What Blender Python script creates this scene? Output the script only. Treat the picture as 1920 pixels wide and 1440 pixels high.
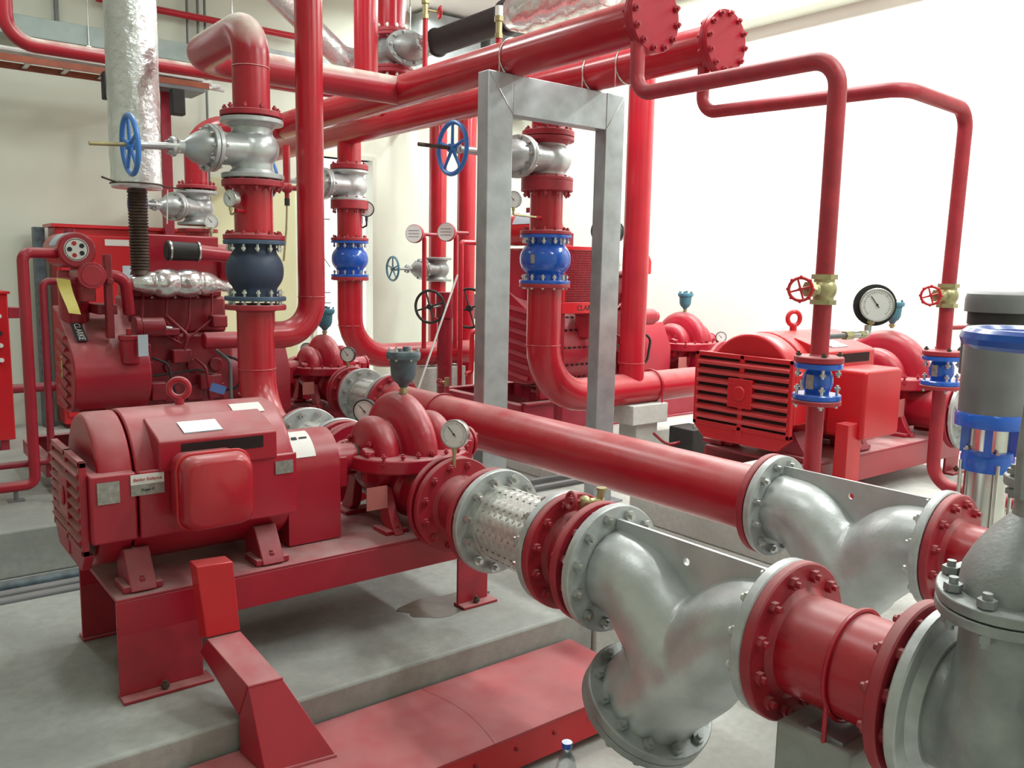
import bpy, bmesh, math, random
from mathutils import Vector as V, Matrix as M
random.seed(7)
PI = math.pi
for o in list(bpy.data.objects):
    bpy.data.objects.remove(o)
SC = bpy.context.scene
COL = SC.collection

# ------------------------------------------------------------------ camera
FPX = 1590.0
CAMH = 1.62
Xc = V((0.7869, 0.0675, -0.6134)); Xc.normalize()
Yc = V((-0.6168, 0.1175, -0.7783)); Yc = (Yc - Xc * Yc.dot(Xc)).normalized()
Zc = Xc.cross(Yc)
RW = M((Xc, Yc, Zc))                      # camera axes to world axes
cd = bpy.data.cameras.new('camera'); cam = bpy.data.objects.new('camera', cd); COL.objects.link(cam)
cd.sensor_width = 36.0; cd.lens = FPX / 1920 * 36.0; cd.clip_start = 0.05; cd.clip_end = 200
cam.matrix_world = M.Translation((0, 0, CAMH)) @ RW.to_4x4()
SC.camera = cam

def P(u, v, ax, val):
    """point of the room seen at photo pixel (u, v) that has the given x, y or z"""
    r = RW @ V((u - 960.0, 720.0 - v, -FPX)); k = 'xyz'.index(ax)
    o = V((0, 0, CAMH)); return o + r * ((val - o[k]) / r[k])

# ------------------------------------------------------------------ world, lamps, exposure
SC.view_settings.view_transform = 'Standard'
SC.view_settings.look = 'None'
SC.view_settings.exposure = 0.0
SC.view_settings.gamma = 1.0
SC.view_settings.use_curve_mapping = False
w = bpy.data.worlds.new('world'); SC.world = w; w.use_nodes = True
bg = w.node_tree.nodes['Background']; bg.inputs[0].default_value = (0.95, 0.98, 1.0, 1); bg.inputs[1].default_value = 3.0

def lamp(name, loc, sx, sy, power, col=(0.94, 1.0, 0.965)):
    l = bpy.data.lights.new(name, 'AREA'); l.shape = 'RECTANGLE'; l.size = sx; l.size_y = sy; l.energy = power; l.color = col
    o = bpy.data.objects.new(name, l); COL.objects.link(o); o.location = loc
    return o
LAMPS = [  # unseen ceiling fluorescents, plus added fill at left and camera side: x, y, length x, length y, power
    (6.7, 3.2, 0.30, 2.4, 200), (6.7, 6.2, 0.30, 2.4, 170), (5.6, 8.4, 0.30, 1.5, 70),
    (3.6, 0.6, 0.30, 1.6, 84), (4.0, 3.6, 0.30, 1.6, 90), (2.3, 6.2, 0.30, 1.4, 48),
    (0.8, 2.6, 0.30, 1.4, 26), (0.2, 7.2, 0.30, 1.4, 32), (5.4, -0.8, 0.30, 2.4, 105), (0.6, -1.4, 0.30, 1.4, 20)]
for a in LAMPS:
    lamp('ceiling_or_fill_light', (a[0], a[1], 4.62), a[2], a[3], a[4])

# ------------------------------------------------------------------ materials
def mat(name, col, rough=0.5, metal=0.0, noise=0.12, nscale=6.0, bump=0.0, bscale=40.0, dust=0.0, spec=0.5,
        dcol=(0.50, 0.40, 0.38), coat=0.0, dmin=0.35, dmax=1.0):
    m = bpy.data.materials.new(name); m.use_nodes = True
    nt = m.node_tree; N = nt.nodes; L = nt.links; b = N['Principled BSDF']
    b.inputs['Roughness'].default_value = rough; b.inputs['Metallic'].default_value = metal
    b.inputs['Specular IOR Level'].default_value = spec; b.inputs['Coat Weight'].default_value = coat
    b.inputs['Coat Roughness'].default_value = 0.12
    tc = N.new('ShaderNodeTexCoord'); geo = N.new('ShaderNodeNewGeometry')
    n1 = N.new('ShaderNodeTexNoise'); n1.inputs['Scale'].default_value = nscale; n1.inputs['Detail'].default_value = 5
    L.new(geo.outputs['Position'], n1.inputs['Vector'])
    mp = N.new('ShaderNodeMapRange'); mp.inputs['From Min'].default_value = 0.3; mp.inputs['From Max'].default_value = 0.7
    mp.inputs['To Min'].default_value = 1 - noise; mp.inputs['To Max'].default_value = 1 + noise
    L.new(n1.outputs['Fac'], mp.inputs['Value'])
    mx = N.new('ShaderNodeMix'); mx.data_type = 'RGBA'; mx.blend_type = 'MULTIPLY'; mx.inputs['Factor'].default_value = 1
    mx.inputs['A'].default_value = (*col, 1); L.new(mp.outputs['Result'], mx.inputs['B'])
    out = mx.outputs['Result']
    if dust > 0:
        sp = N.new('ShaderNodeSeparateXYZ'); L.new(geo.outputs['Normal'], sp.inputs['Vector'])
        r1 = N.new('ShaderNodeMapRange'); r1.inputs['From Min'].default_value = dmin; r1.inputs['From Max'].default_value = dmax
        r1.inputs['To Max'].default_value = dust; L.new(sp.outputs['Z'], r1.inputs['Value'])
        n2 = N.new('ShaderNodeTexNoise'); n2.inputs['Scale'].default_value = 9; n2.inputs['Detail'].default_value = 6
        L.new(geo.outputs['Position'], n2.inputs['Vector'])
        r2 = N.new('ShaderNodeMapRange'); r2.inputs['From Min'].default_value = 0.3; r2.inputs['From Max'].default_value = 0.62
        r2.inputs['To Min'].default_value = 0.45; L.new(n2.outputs['Fac'], r2.inputs['Value'])
        mu = N.new('ShaderNodeMath'); mu.operation = 'MULTIPLY'; L.new(r1.outputs['Result'], mu.inputs[0]); L.new(r2.outputs['Result'], mu.inputs[1])
        m2 = N.new('ShaderNodeMix'); m2.data_type = 'RGBA'; L.new(mu.outputs[0], m2.inputs['Factor'])
        L.new(out, m2.inputs['A']); m2.inputs['B'].default_value = (*dcol, 1); out = m2.outputs['Result']
        ro = N.new('ShaderNodeMapRange'); ro.inputs['To Min'].default_value = rough; ro.inputs['To Max'].default_value = min(1, rough + 0.5)
        L.new(mu.outputs[0], ro.inputs['Value']); L.new(ro.outputs['Result'], b.inputs['Roughness'])
    L.new(out, b.inputs['Base Color'])
    if bump > 0:
        n3 = N.new('ShaderNodeTexNoise'); n3.inputs['Scale'].default_value = bscale; n3.inputs['Detail'].default_value = 4
        L.new(geo.outputs['Position'], n3.inputs['Vector'])
        bp = N.new('ShaderNodeBump'); bp.inputs['Strength'].default_value = bump; bp.inputs['Distance'].default_value = 0.01
        L.new(n3.outputs['Fac'], bp.inputs['Height']); L.new(bp.outputs['Normal'], b.inputs['Normal'])
    return m

RED = mat('red_paint', (0.38, 0.012, 0.030), 0.30, 0, 0.10, 5, 0.03, 60, 0.45)
REDW = mat('dusty_toplit_red_paint', (0.38, 0.015, 0.028), 0.30, 0, 0.12, 5, 0.03, 60, 0.95, dcol=(0.70, 0.66, 0.58), dmin=0.15, dmax=0.65)  # pale upper side mixes real dust with strong overhead light painted in
REDP = mat('red_pipe_paint', (0.43, 0.013, 0.026), 0.24, 0, 0.10, 4, 0.02, 40, 0.36)
REDD = mat('dusty_red_paint', (0.32, 0.016, 0.036), 0.42, 0, 0.15, 7, 0.05, 60, 0.62)
REDB = mat('bright_red_paint', (0.56, 0.014, 0.022), 0.3, 0, 0.06, 4, 0.0, 40, 0.2)
REDF = mat('faded_red_flange_paint', (0.36, 0.020, 0.034), 0.45, 0, 0.16, 14, 0.06, 70, 0.45)
REDK = mat('deep_red_engine_paint', (0.24, 0.010, 0.022), 0.33, 0, 0.2, 12, 0.06, 60, 0.25)
TRK = mat('dusty_red_sheet_cover', (0.44, 0.05, 0.062), 0.42, 0, 0.22, 5, 0.02, 20, 0.55, dcol=(0.52, 0.24, 0.24))
SIL = mat('aluminium_paint', (0.52, 0.54, 0.54), 0.36, 0.55, 0.14, 9, 0.10, 50, 0.15, dcol=(0.5, 0.5, 0.46))
SILD = mat('dull_cast_aluminium_paint', (0.31, 0.325, 0.32), 0.45, 0.45, 0.18, 14, 0.16, 90, 0.12, dcol=(0.45, 0.45, 0.4))
FLG = mat('zinc_flange', (0.46, 0.475, 0.475), 0.42, 0.35, 0.14, 20, 0.08, 80, 0.1, dcol=(0.5, 0.5, 0.48))
GALV = mat('galvanized_steel', (0.36, 0.385, 0.40), 0.45, 0.55, 0.18, 7, 0.02, 30, 0.0)
CHR = mat('plated_steel', (0.55, 0.55, 0.54), 0.28, 0.9, 0.1, 20)
STL = mat('stainless_steel', (0.62, 0.60, 0.57), 0.2, 1.0, 0.08, 10)
BRD = mat('braided_wire', (0.62, 0.61, 0.58), 0.38, 0.45, 0.10, 40)
BRDK = mat('dark_gap_under_braid', (0.06, 0.055, 0.05), 0.7)
BLU = mat('bright_blue_paint', (0.012, 0.10, 0.50), 0.2, 0, 0.06, 6, 0, 30, 0.12, coat=0.3)
BLUL = mat('handwheel_blue_paint', (0.05, 0.20, 0.58), 0.35, 0, 0.08, 6, 0, 30, 0.2)
NAVY = mat('dusty_navy_paint', (0.030, 0.045, 0.085), 0.55, 0, 0.2, 10, 0.05, 50, 0.25, dcol=(0.14, 0.15, 0.17))
NAVF = mat('slate_blue_flange_paint', (0.055, 0.095, 0.16), 0.5, 0, 0.2, 12, 0.05, 60, 0.2, dcol=(0.2, 0.22, 0.24))
TEAL = mat('teal_blue_paint', (0.055, 0.19, 0.26), 0.4, 0, 0.15, 12, 0.04, 60, 0.2)
SLAT = mat('grimy_slate_paint', (0.085, 0.12, 0.14), 0.4, 0.1, 0.4, 18, 0.06, 60, 0.3, dcol=(0.22, 0.2, 0.17))
BRS = mat('brass', (0.42, 0.37, 0.20), 0.4, 0.7, 0.15, 20)
BLK = mat('black_rubber', (0.018, 0.017, 0.017), 0.6, 0, 0.2, 20, 0.05, 60, 0.15, dcol=(0.1, 0.09, 0.09))
DRK = mat('dark_opening', (0.02, 0.008, 0.009), 0.9)
GRY = mat('grey_motor_paint', (0.16, 0.165, 0.17), 0.42, 0.2, 0.1, 10, 0.02, 60, 0.2)
WHT = mat('white_label', (0.78, 0.78, 0.75), 0.5, 0, 0.04)
TAG = mat('pale_blue_tag', (0.52, 0.60, 0.68), 0.5)
TAGB = mat('blue_tag', (0.08, 0.14, 0.38), 0.5)
YEL = mat('yellow_tag', (0.68, 0.60, 0.16), 0.55)
INK = mat('dark_ink', (0.02, 0.02, 0.025), 0.6)
REDI = mat('red_ink', (0.5, 0.03, 0.03), 0.6)
PLT = mat('metal_nameplate', (0.34, 0.32, 0.30), 0.4, 0.5, 0.25, 60)
CPL = mat('bright_cover_plate', (0.42, 0.50, 0.55), 0.25, 0.3, 0.15, 12)
RUST = mat('rusty_bellows', (0.095, 0.065, 0.05), 0.5, 0.5, 0.35, 25, 0.1, 60, 0.2, dcol=(0.25, 0.2, 0.17))
FOIL = mat('crumpled_foil', (0.80, 0.80, 0.80), 0.2, 0.85, 0.06, 10, .45, 22)
FOILS = mat('smooth_foil_cladding', (0.78, 0.79, 0.80), 0.27, 0.75, 0.06, 10, 0.9, 22)
DIAL = mat('dial_face', (0.75, 0.76, 0.74), 0.4, 0, 0.03)
GASK = mat('gasket', (0.05, 0.05, 0.045), 0.8)
DUCT = mat('green_grey_duct', (0.36, 0.44, 0.42), 0.5, 0.2, 0.1, 6)
WOOD = mat('cream_paint', (0.62, 0.60, 0.36), 0.5)
CABL = mat('white_cable', (0.68, 0.68, 0.66), 0.5)
CABO = mat('orange_brown_tray', (0.30, 0.07, 0.03), 0.5, 0, 0.2, 10)

def wallmat(name, col, n=0.05, sc=1.2, bump=0.05):
    return mat(name, col, 0.75, 0, n, sc, bump, 120)
WALL = wallmat('cream_wall_paint', (0.70, 0.735, 0.63))
WALR = wallmat('white_wall_paint', (0.84, 0.84, 0.80))
CEIL = wallmat('ceiling_paint', (0.72, 0.72, 0.68))
YWAL = wallmat('pale_yellow_paint', (0.66, 0.66, 0.42))

def concrete(name, col, stain, seed=0.0):
    m = mat(name, col, 0.7, 0, 0.10, 30, 0.12, 90); nt = m.node_tree; N = nt.nodes; L = nt.links; b = N['Principled BSDF']
    src = b.inputs['Base Color'].links[0].from_socket
    geo = N.new('ShaderNodeNewGeometry')
    n = N.new('ShaderNodeTexNoise'); n.inputs['Scale'].default_value = 2.1; n.inputs['Detail'].default_value = 7; n.inputs['Distortion'].default_value = 0.6
    ad = N.new('ShaderNodeVectorMath'); ad.inputs[1].default_value = (seed, seed, seed); L.new(geo.outputs['Position'], ad.inputs[0]); L.new(ad.outputs[0], n.inputs['Vector'])
    r = N.new('ShaderNodeMapRange'); r.inputs['From Min'].default_value = 0.42; r.inputs['From Max'].default_value = 0.68; r.inputs['To Max'].default_value = 0.75; L.new(n.outputs['Fac'], r.inputs['Value'])
    mx = N.new('ShaderNodeMix'); mx.data_type = 'RGBA'; L.new(r.outputs['Result'], mx.inputs['Factor']); L.new(src, mx.inputs['A']); mx.inputs['B'].default_value = (*stain, 1)
    L.new(mx.outputs['Result'], b.inputs['Base Color']); return m
PADM = concrete('concrete_plinth', (0.36, 0.375, 0.35), (0.25, 0.26, 0.24))
PAD2 = concrete('painted_concrete_plinth', (0.52, 0.52, 0.49), (0.42, 0.42, 0.39), 5)
FLRM = concrete('concrete_floor', (0.50, 0.50, 0.47), (0.38, 0.38, 0.35), 9)
WET = mat('oil_stain', (0.13, 0.125, 0.10), 0.25, 0, 0.2, 12)

# ------------------------------------------------------------------ geometry helpers
def frame(ax):
    a = V(ax).normalized()
    t = V((0, 0, 1)) if abs(a.z) < 0.9 else V((0, 1, 0))
    u = t.cross(a).normalized(); v = a.cross(u)
    return u, v, a

class G:
    def __init__(s): s.bm = bmesh.new()
    def ring(s, c, u, v, r, n, ph=0, ry=None, f=None):
        ry = r if ry is None else ry
        out = []
        for i in range(n):
            t = ph + 2 * PI * i / n; k = f(t) if f else 1
            out.append(s.bm.verts.new(c + u * (r * k * math.cos(t)) + v * (ry * k * math.sin(t))))
        return out
    def skin(s, rings, cap0=True, cap1=True, closed=True):
        n = len(rings[0])
        for a, b in zip(rings[:-1], rings[1:]):
            for i in range(n if closed else n - 1):
                j = (i + 1) % n
                s.bm.faces.new((a[i], a[j], b[j], b[i]))
        if cap0 and len(rings[0]) > 2: s.bm.faces.new(list(reversed(rings[0])))
        if cap1 and len(rings[-1]) > 2: s.bm.faces.new(rings[-1])
        return s
    def box(s, c, d, rot=None):
        c = V(c); vs = []
        for x in (-.5, .5):
            for y in (-.5, .5):
                for z in (-.5, .5):
                    p = V((x * d[0], y * d[1], z * d[2]))
                    if rot is not None: p = rot @ p
                    vs.append(s.bm.verts.new(c + p))
        for f in ((0, 1, 3, 2), (4, 6, 7, 5), (0, 4, 5, 1), (2, 3, 7, 6), (0, 2, 6, 4), (1, 5, 7, 3)):
            s.bm.faces.new([vs[i] for i in f])
        return s
    def bx(s, x0, x1, y0, y1, z0, z1): return s.box(((x0 + x1) / 2, (y0 + y1) / 2, (z0 + z1) / 2), (abs(x1 - x0), abs(y1 - y0), abs(z1 - z0)))
    def cyl(s, a, b, r, r2=None, n=24, ph=0):
        a = V(a); b = V(b); u, v, w_ = frame(b - a); r2 = r if r2 is None else r2
        return s.skin([s.ring(a, u, v, r, n, ph), s.ring(b, u, v, r2, n, ph)])
    def lathe(s, c, ax, prof, n=32, f=None):
        c = V(c); u, v, a = frame(ax)
        return s.skin([s.ring(c + a * t, u, v, max(r, 1e-4), n, 0, None, f) for t, r in prof])
    def tubering(s, c, ax, R, r, n=40, m=10, hn=1.0):
        c = V(c); u, v, a = frame(ax); rings = []
        for i in range(n):
            t = 2 * PI * i / n; d = u * math.cos(t) + v * math.sin(t)
            rings.append([s.bm.verts.new(c + d * (R + r * math.cos(2 * PI * j / m)) + a * (r * hn * math.sin(2 * PI * j / m))) for j in range(m)])
        rings.append(rings[0]); return s.skin(rings, False, False)
    def path(s, pts, r, n=20, bend=0.0, cap=True, steps=8, rf=None):
        P_ = [V(p) for p in pts]; Q = [P_[0]]
        for i in range(1, len(P_) - 1):
            a = (P_[i] - P_[i - 1]); b = (P_[i + 1] - P_[i]); ang = a.angle(b)
            bd = bend[i - 1] if isinstance(bend, (list, tuple)) else bend
            if bd <= 0 or ang < 1e-3 or ang > 3.0: Q.append(P_[i]); continue
            d = bd * math.tan(ang / 2); d = min(d, a.length * .98, b.length * .98); R = d / math.tan(ang / 2)
            a.normalize(); b.normalize(); p0 = P_[i] - a * d
            nrm = (b - a * a.dot(b)).normalized(); cc = p0 + nrm * R
            for k in range(steps + 1):
                t = ang * k / steps; Q.append(cc - nrm * (R * math.cos(t)) + a * (R * math.sin(t)))
        Q.append(P_[-1]); rings = []; u = None
        for i, p in enumerate(Q):
            if i == 0: t = Q[1] - Q[0]
            elif i == len(Q) - 1: t = Q[-1] - Q[-2]
            else: t = (Q[i + 1] - p).normalized() + (p - Q[i - 1]).normalized()
            t.normalize()
            if u is None: u, _, _ = frame(t)
            u = (u - t * u.dot(t)).normalized(); v = t.cross(u)
            rr = rf(i / (len(Q) - 1)) if rf else r
            rings.append(s.ring(p, u, v, rr, n))
        return s.skin(rings, cap, cap)
    def prism(s, pts, o, u, v, w_, d):
        o = V(o); u = V(u); v = V(v); w_ = V(w_)
        a = [s.bm.verts.new(o + u * x + v * y) for x, y in pts]
        b = [s.bm.verts.new(o + u * x + v * y + w_ * d) for x, y in pts]
        return s.skin([a, b])
    def sph(s, c, r, sc=(1, 1, 1), n=20, rot=None):
        mt = M.Translation(V(c)) @ (rot.to_4x4() if rot else M.Identity(4)) @ M.Diagonal((*sc, 1))
        bmesh.ops.create_uvsphere(s.bm, u_segments=n, v_segments=max(8, n // 2), radius=r, matrix=mt); return s
    def hexa(s, a, b, r): return s.cyl(a, b, r, n=6)

def link(name, g, m, root=None, par=None, bev=0, sub=0, remesh=0, sharp=0.6, seg=2, smooth=8, orig=None):
    bm = g.bm; bmesh.ops.recalc_face_normals(bm, faces=bm.faces)
    off = V(orig) if orig is not None else (root['_o'] if False else V(root.location) if root else V((0, 0, 0)))
    bmesh.ops.translate(bm, verts=bm.verts, vec=-off)
    for f in bm.faces: f.smooth = True
    for e in bm.edges:
        if len(e.link_faces) == 2 and e.calc_face_angle(0) > sharp: e.smooth = False
    me = bpy.data.meshes.new(name); bm.to_mesh(me); bm.free(); me.materials.append(m)
    o = bpy.data.objects.new(name, me); COL.objects.link(o)
    if orig is not None: o.location = off
    if par is not None: o.parent = par
    elif root is not None: o.parent = root
    if remesh:
        d = o.modifiers.new('r', 'REMESH'); d.mode = 'VOXEL'; d.voxel_size = remesh; d.use_smooth_shade = True
        d = o.modifiers.new('s', 'SMOOTH'); d.iterations = smooth; d.factor = 0.5
    if bev:
        d = o.modifiers.new('b', 'BEVEL'); d.width = bev; d.segments = seg; d.limit_method = 'ANGLE'; d.angle_limit = 0.6; d.harden_normals = False
    if sub:
        d = o.modifiers.new('u', 'SUBSURF'); d.levels = sub; d.render_levels = sub
    return o

def thing(name, label, cat, loc, group=None):
    o = bpy.data.objects.new(name, None); COL.objects.link(o); o.location = V(loc); o.empty_display_size = 0.05
    o['label'] = label; o['category'] = cat
    if group: o['group'] = group
    return o
def solo(name, label, cat, g, m, loc, group=None, **k):
    o = link(name, g, m, orig=loc, **k); o['label'] = label; o['category'] = cat
    if group: o['group'] = group
    return o
def struct(name, g, m, **k):
    o = link(name, g, m, **k); o['kind'] = 'structure'; return o

_bolts = {}
def bolt_mesh(sz, ln, m, stud=0.4):
    key = (round(sz, 4), round(ln, 4), m.name, stud)
    if key in _bolts: return _bolts[key]
    g = G()
    g.cyl((0, 0, -ln / 2 - sz * (0.5 + stud)), (0, 0, ln / 2 + sz * (0.5 + stud)), sz * 0.30, n=8)
    g.hexa((0, 0, ln / 2), (0, 0, ln / 2 + sz * 0.5), sz * 0.58).hexa((0, 0, -ln / 2 - sz * 0.5), (0, 0, -ln / 2), sz * 0.58)
    bmesh.ops.recalc_face_normals(g.bm, faces=g.bm.faces)
    me = bpy.data.meshes.new('bolt'); g.bm.to_mesh(me); g.bm.free(); me.materials.append(m); _bolts[key] = me; return me
def bolts(root, par, c, ax, R, nb, sz, ln, m, ph=None, name='bolt', stud=0.4):
    """nb bolts round the circle of radius R about axis ax through world point c; children of par (a part of root)"""
    u, v, a = frame(ax); me = bolt_mesh(sz, ln, m, stud); ph = PI / nb if ph is None else ph
    q = a.to_track_quat('Z', 'Y')
    for i in range(nb):
        t = ph + 2 * PI * i / nb
        o = bpy.data.objects.new(name, me); COL.objects.link(o); o.parent = par
        o.location = V(c) + u * (R * math.cos(t)) + v * (R * math.sin(t)) - V(root.location)
        o.rotation_euler = q.to_euler()
def flange(root, c, ax, R, th, m, nb=0, bm_=None, bl=None, hub=0, hubr=None, name='flange', par=None, ph=None, rim=0.08, bsz=None, stud=0.4, label=None, inner=None):
    """a disc centred on c, thickness th, optionally with a hub on the +ax side and bolts"""
    a = V(ax).normalized(); c = V(c); g = G(); b = min(0.004, th * 0.15)
    pr = [(-th / 2, R * 0.55), (-th / 2, R - b), (-th / 2 + b, R), (th / 2 - b, R), (th / 2, R - b)]
    if hub: pr += [(th / 2, hubr * 1.12), (th / 2 + hub * .4, hubr * 1.06), (th / 2 + hub, hubr)]
    pr += [(pr[-1][0], R * 0.3)]
    g.lathe(c, a, pr, 48); o = link(name, g, m, root, par)
    if label: o['label'] = label
    if nb:
        bsz = bsz or R * 0.14; bl = bl or th
        bolts(root, o, c, a, R * 0.84, nb, bsz, bl, bm_ or CHR, ph, stud=stud)
    return o

def pipe(name, label, pts, r, m, bend=0.0, cat='pipe', seams=(), group=None, loc=None, n=28, straps=()):
    t = thing(name, label, cat, loc or pts[0], group)
    g = G().path(pts, r, n, bend)
    for c, ax in seams: g.tubering(c, ax, r, 0.004, 28, 6)
    link('pipe_run', g, m, t); return t

def handwheel(root, c, ax, R, r, m, spokes=5, lobes=0, name='handwheel'):
    u, v, a = frame(ax); c = V(c); g = G(); g.tubering(c, a, R, r, 48, 10)
    g.cyl(c - a * r * 1.6, c + a * r * 1.6, R * 0.17, n=16)
    for i in range(spokes):
        t = 2 * PI * i / spokes + 0.3; d = u * math.cos(t) + v * math.sin(t)
        g.cyl(c + d * R * 0.1, c + d * R * .98, r * 0.75, r * 0.6, n=8)
    for i in range(lobes):
        t = 2 * PI * i / lobes; d = u * math.cos(t) + v * math.sin(t); g.sph(c + d * (R + r * .6), r * 1.15, n=8)
    return link(name, g, m, root)

def gate_valve(name, label, c, flow, stem, D, L, m, wm, wR, wdist, stemlen, fm=None, fR=None, nb=12, bm_=CHR, yoke=True, stm=BRS, group=None, fth=0.026, tophub=True, bsz=None, spokes=5, rimk=.095, yk=.34):
    """outside-screw gate valve: c body centre, flow axis, stem axis, D bore pipe diameter, L face to face"""
    c = V(c); fl = V(flow).normalized(); st = V(stem).normalized(); tr = fl.cross(st).normalized(); r = D / 2
    fR = fR or r * 1.6; fm = fm or m; T = thing(name, label, 'valve', c, group)
    g = G()
    g.cyl(c - fl * (L / 2 - .01), c + fl * (L / 2 - .01), r * 1.08, n=32)
    g.sph(c, r * 1.42, n=28, rot=M((fl, tr, st)).transposed(), sc=(0.80, 1.0, 1.0))
    g.skin([g.ring(c, fl, tr, r * 0.85, 28, 0, r * 1.30), g.ring(c + st * r * 2.0, fl, tr, r * 0.85, 28, 0, r * 1.30)])
    link('body', g, m, T, remesh=max(0.006, r * 0.07), smooth=6)
    for s_ in (-1, 1):
        flange(T, c + fl * s_ * (L / 2 - fth / 2), fl * -s_, fR, fth, fm, hub=0.02, hubr=r * 1.15)
    # bonnet flange pair
    b0 = c + st * r * 2.05
    for k, off in enumerate((0, .024)):
        g = G(); cc = b0 + st * off
        g.skin([g.ring(cc, fl, tr, r * 1.22, 40, 0, r * 1.72), g.ring(cc + st * .021, fl, tr, r * 1.22, 40, 0, r * 1.72)])
        o = link('bonnet_flange', g, m, T, bev=.003)
        if k:
            me = bolt_mesh(bsz or r * 0.20, .05, bm_)
            q = st.to_track_quat('Z', 'Y').to_euler()
            for i in range(10):
                t = 2 * PI * (i + .5) / 10
                bo = bpy.data.objects.new('bolt', me); COL.objects.link(bo); bo.parent = o
                bo.location = b0 + st * .022 + fl * (r * 1.05 * math.cos(t)) + tr * (r * 1.52 * math.sin(t)) - c; bo.rotation_euler = q
    g = G(); p0 = b0 + st * .045
    rings = []
    for t, kf, kt in ((0, .92, 1.35), (.25, .90, 1.28), (.5, .78, 1.05), (.75, .60, .72), (.92, .42, .46), (1.0, .34, .34), (1.45, .30, .30)):
        rings.append(g.ring(p0 + st * (t * r * 1.15), fl, tr, r * kf, 32, 0, r * kt))
    g.skin(rings); link('bonnet', g, m, T)
    p1 = p0 + st * r * 1.6
    g = G(); g.cyl(p1, p1 + st * .02, r * .5, n=20); o = link('packing_gland', g, m, T, bev=.003)
    bolts(T, o, p1 + st * .01, st, r * .40, 4, r * .16, .03, bm_)
    wp = c + st * wdist
    if yoke:
        g = G()
        for s_ in (-1, 1):
            a = p1 - st * .01 + tr * s_ * r * yk; b = wp - st * .03 + tr * s_ * r * (yk - .12)
            g.path([a, a + (b - a) * .35 + tr * s_ * r * .10, b], r * .15, 8, .05)
        g.cyl(wp - st * .05, wp - st * .005, r * .26, n=20); link('yoke', g, m, T)
    link('stem', G().cyl(p1, c + st * (wdist + stemlen), r * .105, n=14), stm, T)
    handwheel(T, wp + st * .012, st, wR, wR * rimk, wm, spokes)
    return T

def check_valve(name, label, c, ax, D, L, m, fm, fR, bm_=CHR, nb=12, group=None, tag=True, bulge=.94, bsz=None):
    c = V(c); a = V(ax).normalized(); r = fR * (.70 if bulge > .8 else .50); bulge = bulge * fR / r; T = thing(name, label, 'valve', c, group); h = L / 2
    g = G(); pr = []
    for i in range(41):
        t = -h + L * i / 40; k = bulge * max(0, 1 - (abs(t) / (h * .80)) ** 2.3) ** .5
        e = k - 1.0; k2 = 1.0 + (e + (e * e + .012) ** .5) / 2
        pr.append((t, r * k2))
    g.lathe(c, a, pr, 40); link('body', g, m, T, sharp=1.0)
    for s_ in (-1, 1):
        flange(T, c + a * s_ * (h - .012), a * -s_, fR, .024, fm, nb, bm_, .058, ph=PI / nb, bsz=bsz)
    if tag:
        e = (V((0, 0, CAMH)) - c); e = (e - a * e.dot(a)).normalized(); e = M.Rotation(-0.5, 3, a) @ e; s2 = a.cross(e)
        g = G().prism([(-.016, -.03), (.016, -.03), (.016, .03), (-.016, .03)], c + e * (r * bulge - .004), s2, a, e, .006); o = link('nameplate', g, PLT, T); o['label'] = 'small metal plate on the bulge'
    return T

def gauge(name, label, c, face, R, stem_pts, cs=CHR, rim=BLK, stem_m=BRS, group=None, back=False, needle=2.3):
    """dial gauge, face = direction the dial looks to"""
    c = V(c); a = V(face).normalized(); u = V((0, 0, 1)).cross(a).normalized(); v = a.cross(u); T = thing(name, label, 'gauge', c, group)
    link('case', G().lathe(c, a, [(-.032, R * .5), (-.032, R * .94), (-.026, R), (.004, R), (.004, R * .92)], 40), cs, T)
    link('bezel', G().tubering(c + a * .004, a, R * .96, R * .07, 40, 8), cs if not back else CHR, T)
    d = link('dial', G().cyl(c + a * .0035, c + a * .0055, R * .9, n=40), DIAL, T)
    g = G()
    for i in range(28):
        t = math.radians(-45 + 270 * i / 27); dd = u * math.cos(t) + v * math.sin(t); big = i % 3 == 0
        g.box(c + a * .0062 + dd * R * .76, (R * (.14 if big else .08), R * .022, .0006), M((dd, a.cross(dd), a)).transposed())
    link('dial_marks', g, INK, T, par=d)
    t = needle; dd = u * math.cos(t) + v * math.sin(t)
    link('needle', G().box(c + a * .0075 + dd * R * .22, (R * .85, R * .05, .001), M((dd, a.cross(dd), a)).transposed()).cyl(c + a * .006, c + a * .009, R * .07, n=12), INK, T, par=d)
    if back:
        link('mounting_ring', G().lathe(c, a, [(-.036, R * .9), (-.036, R * 1.28), (-.030, R * 1.28), (-.030, R * .9)], 40), BLK, T)
    g = G().path(stem_pts, R * .13, 10, .01); g.hexa(V(stem_pts[0]) , V(stem_pts[0]).lerp(V(stem_pts[1]), .5), R * .22); link('gauge_stem', g, stem_m, T)
    return T
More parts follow.
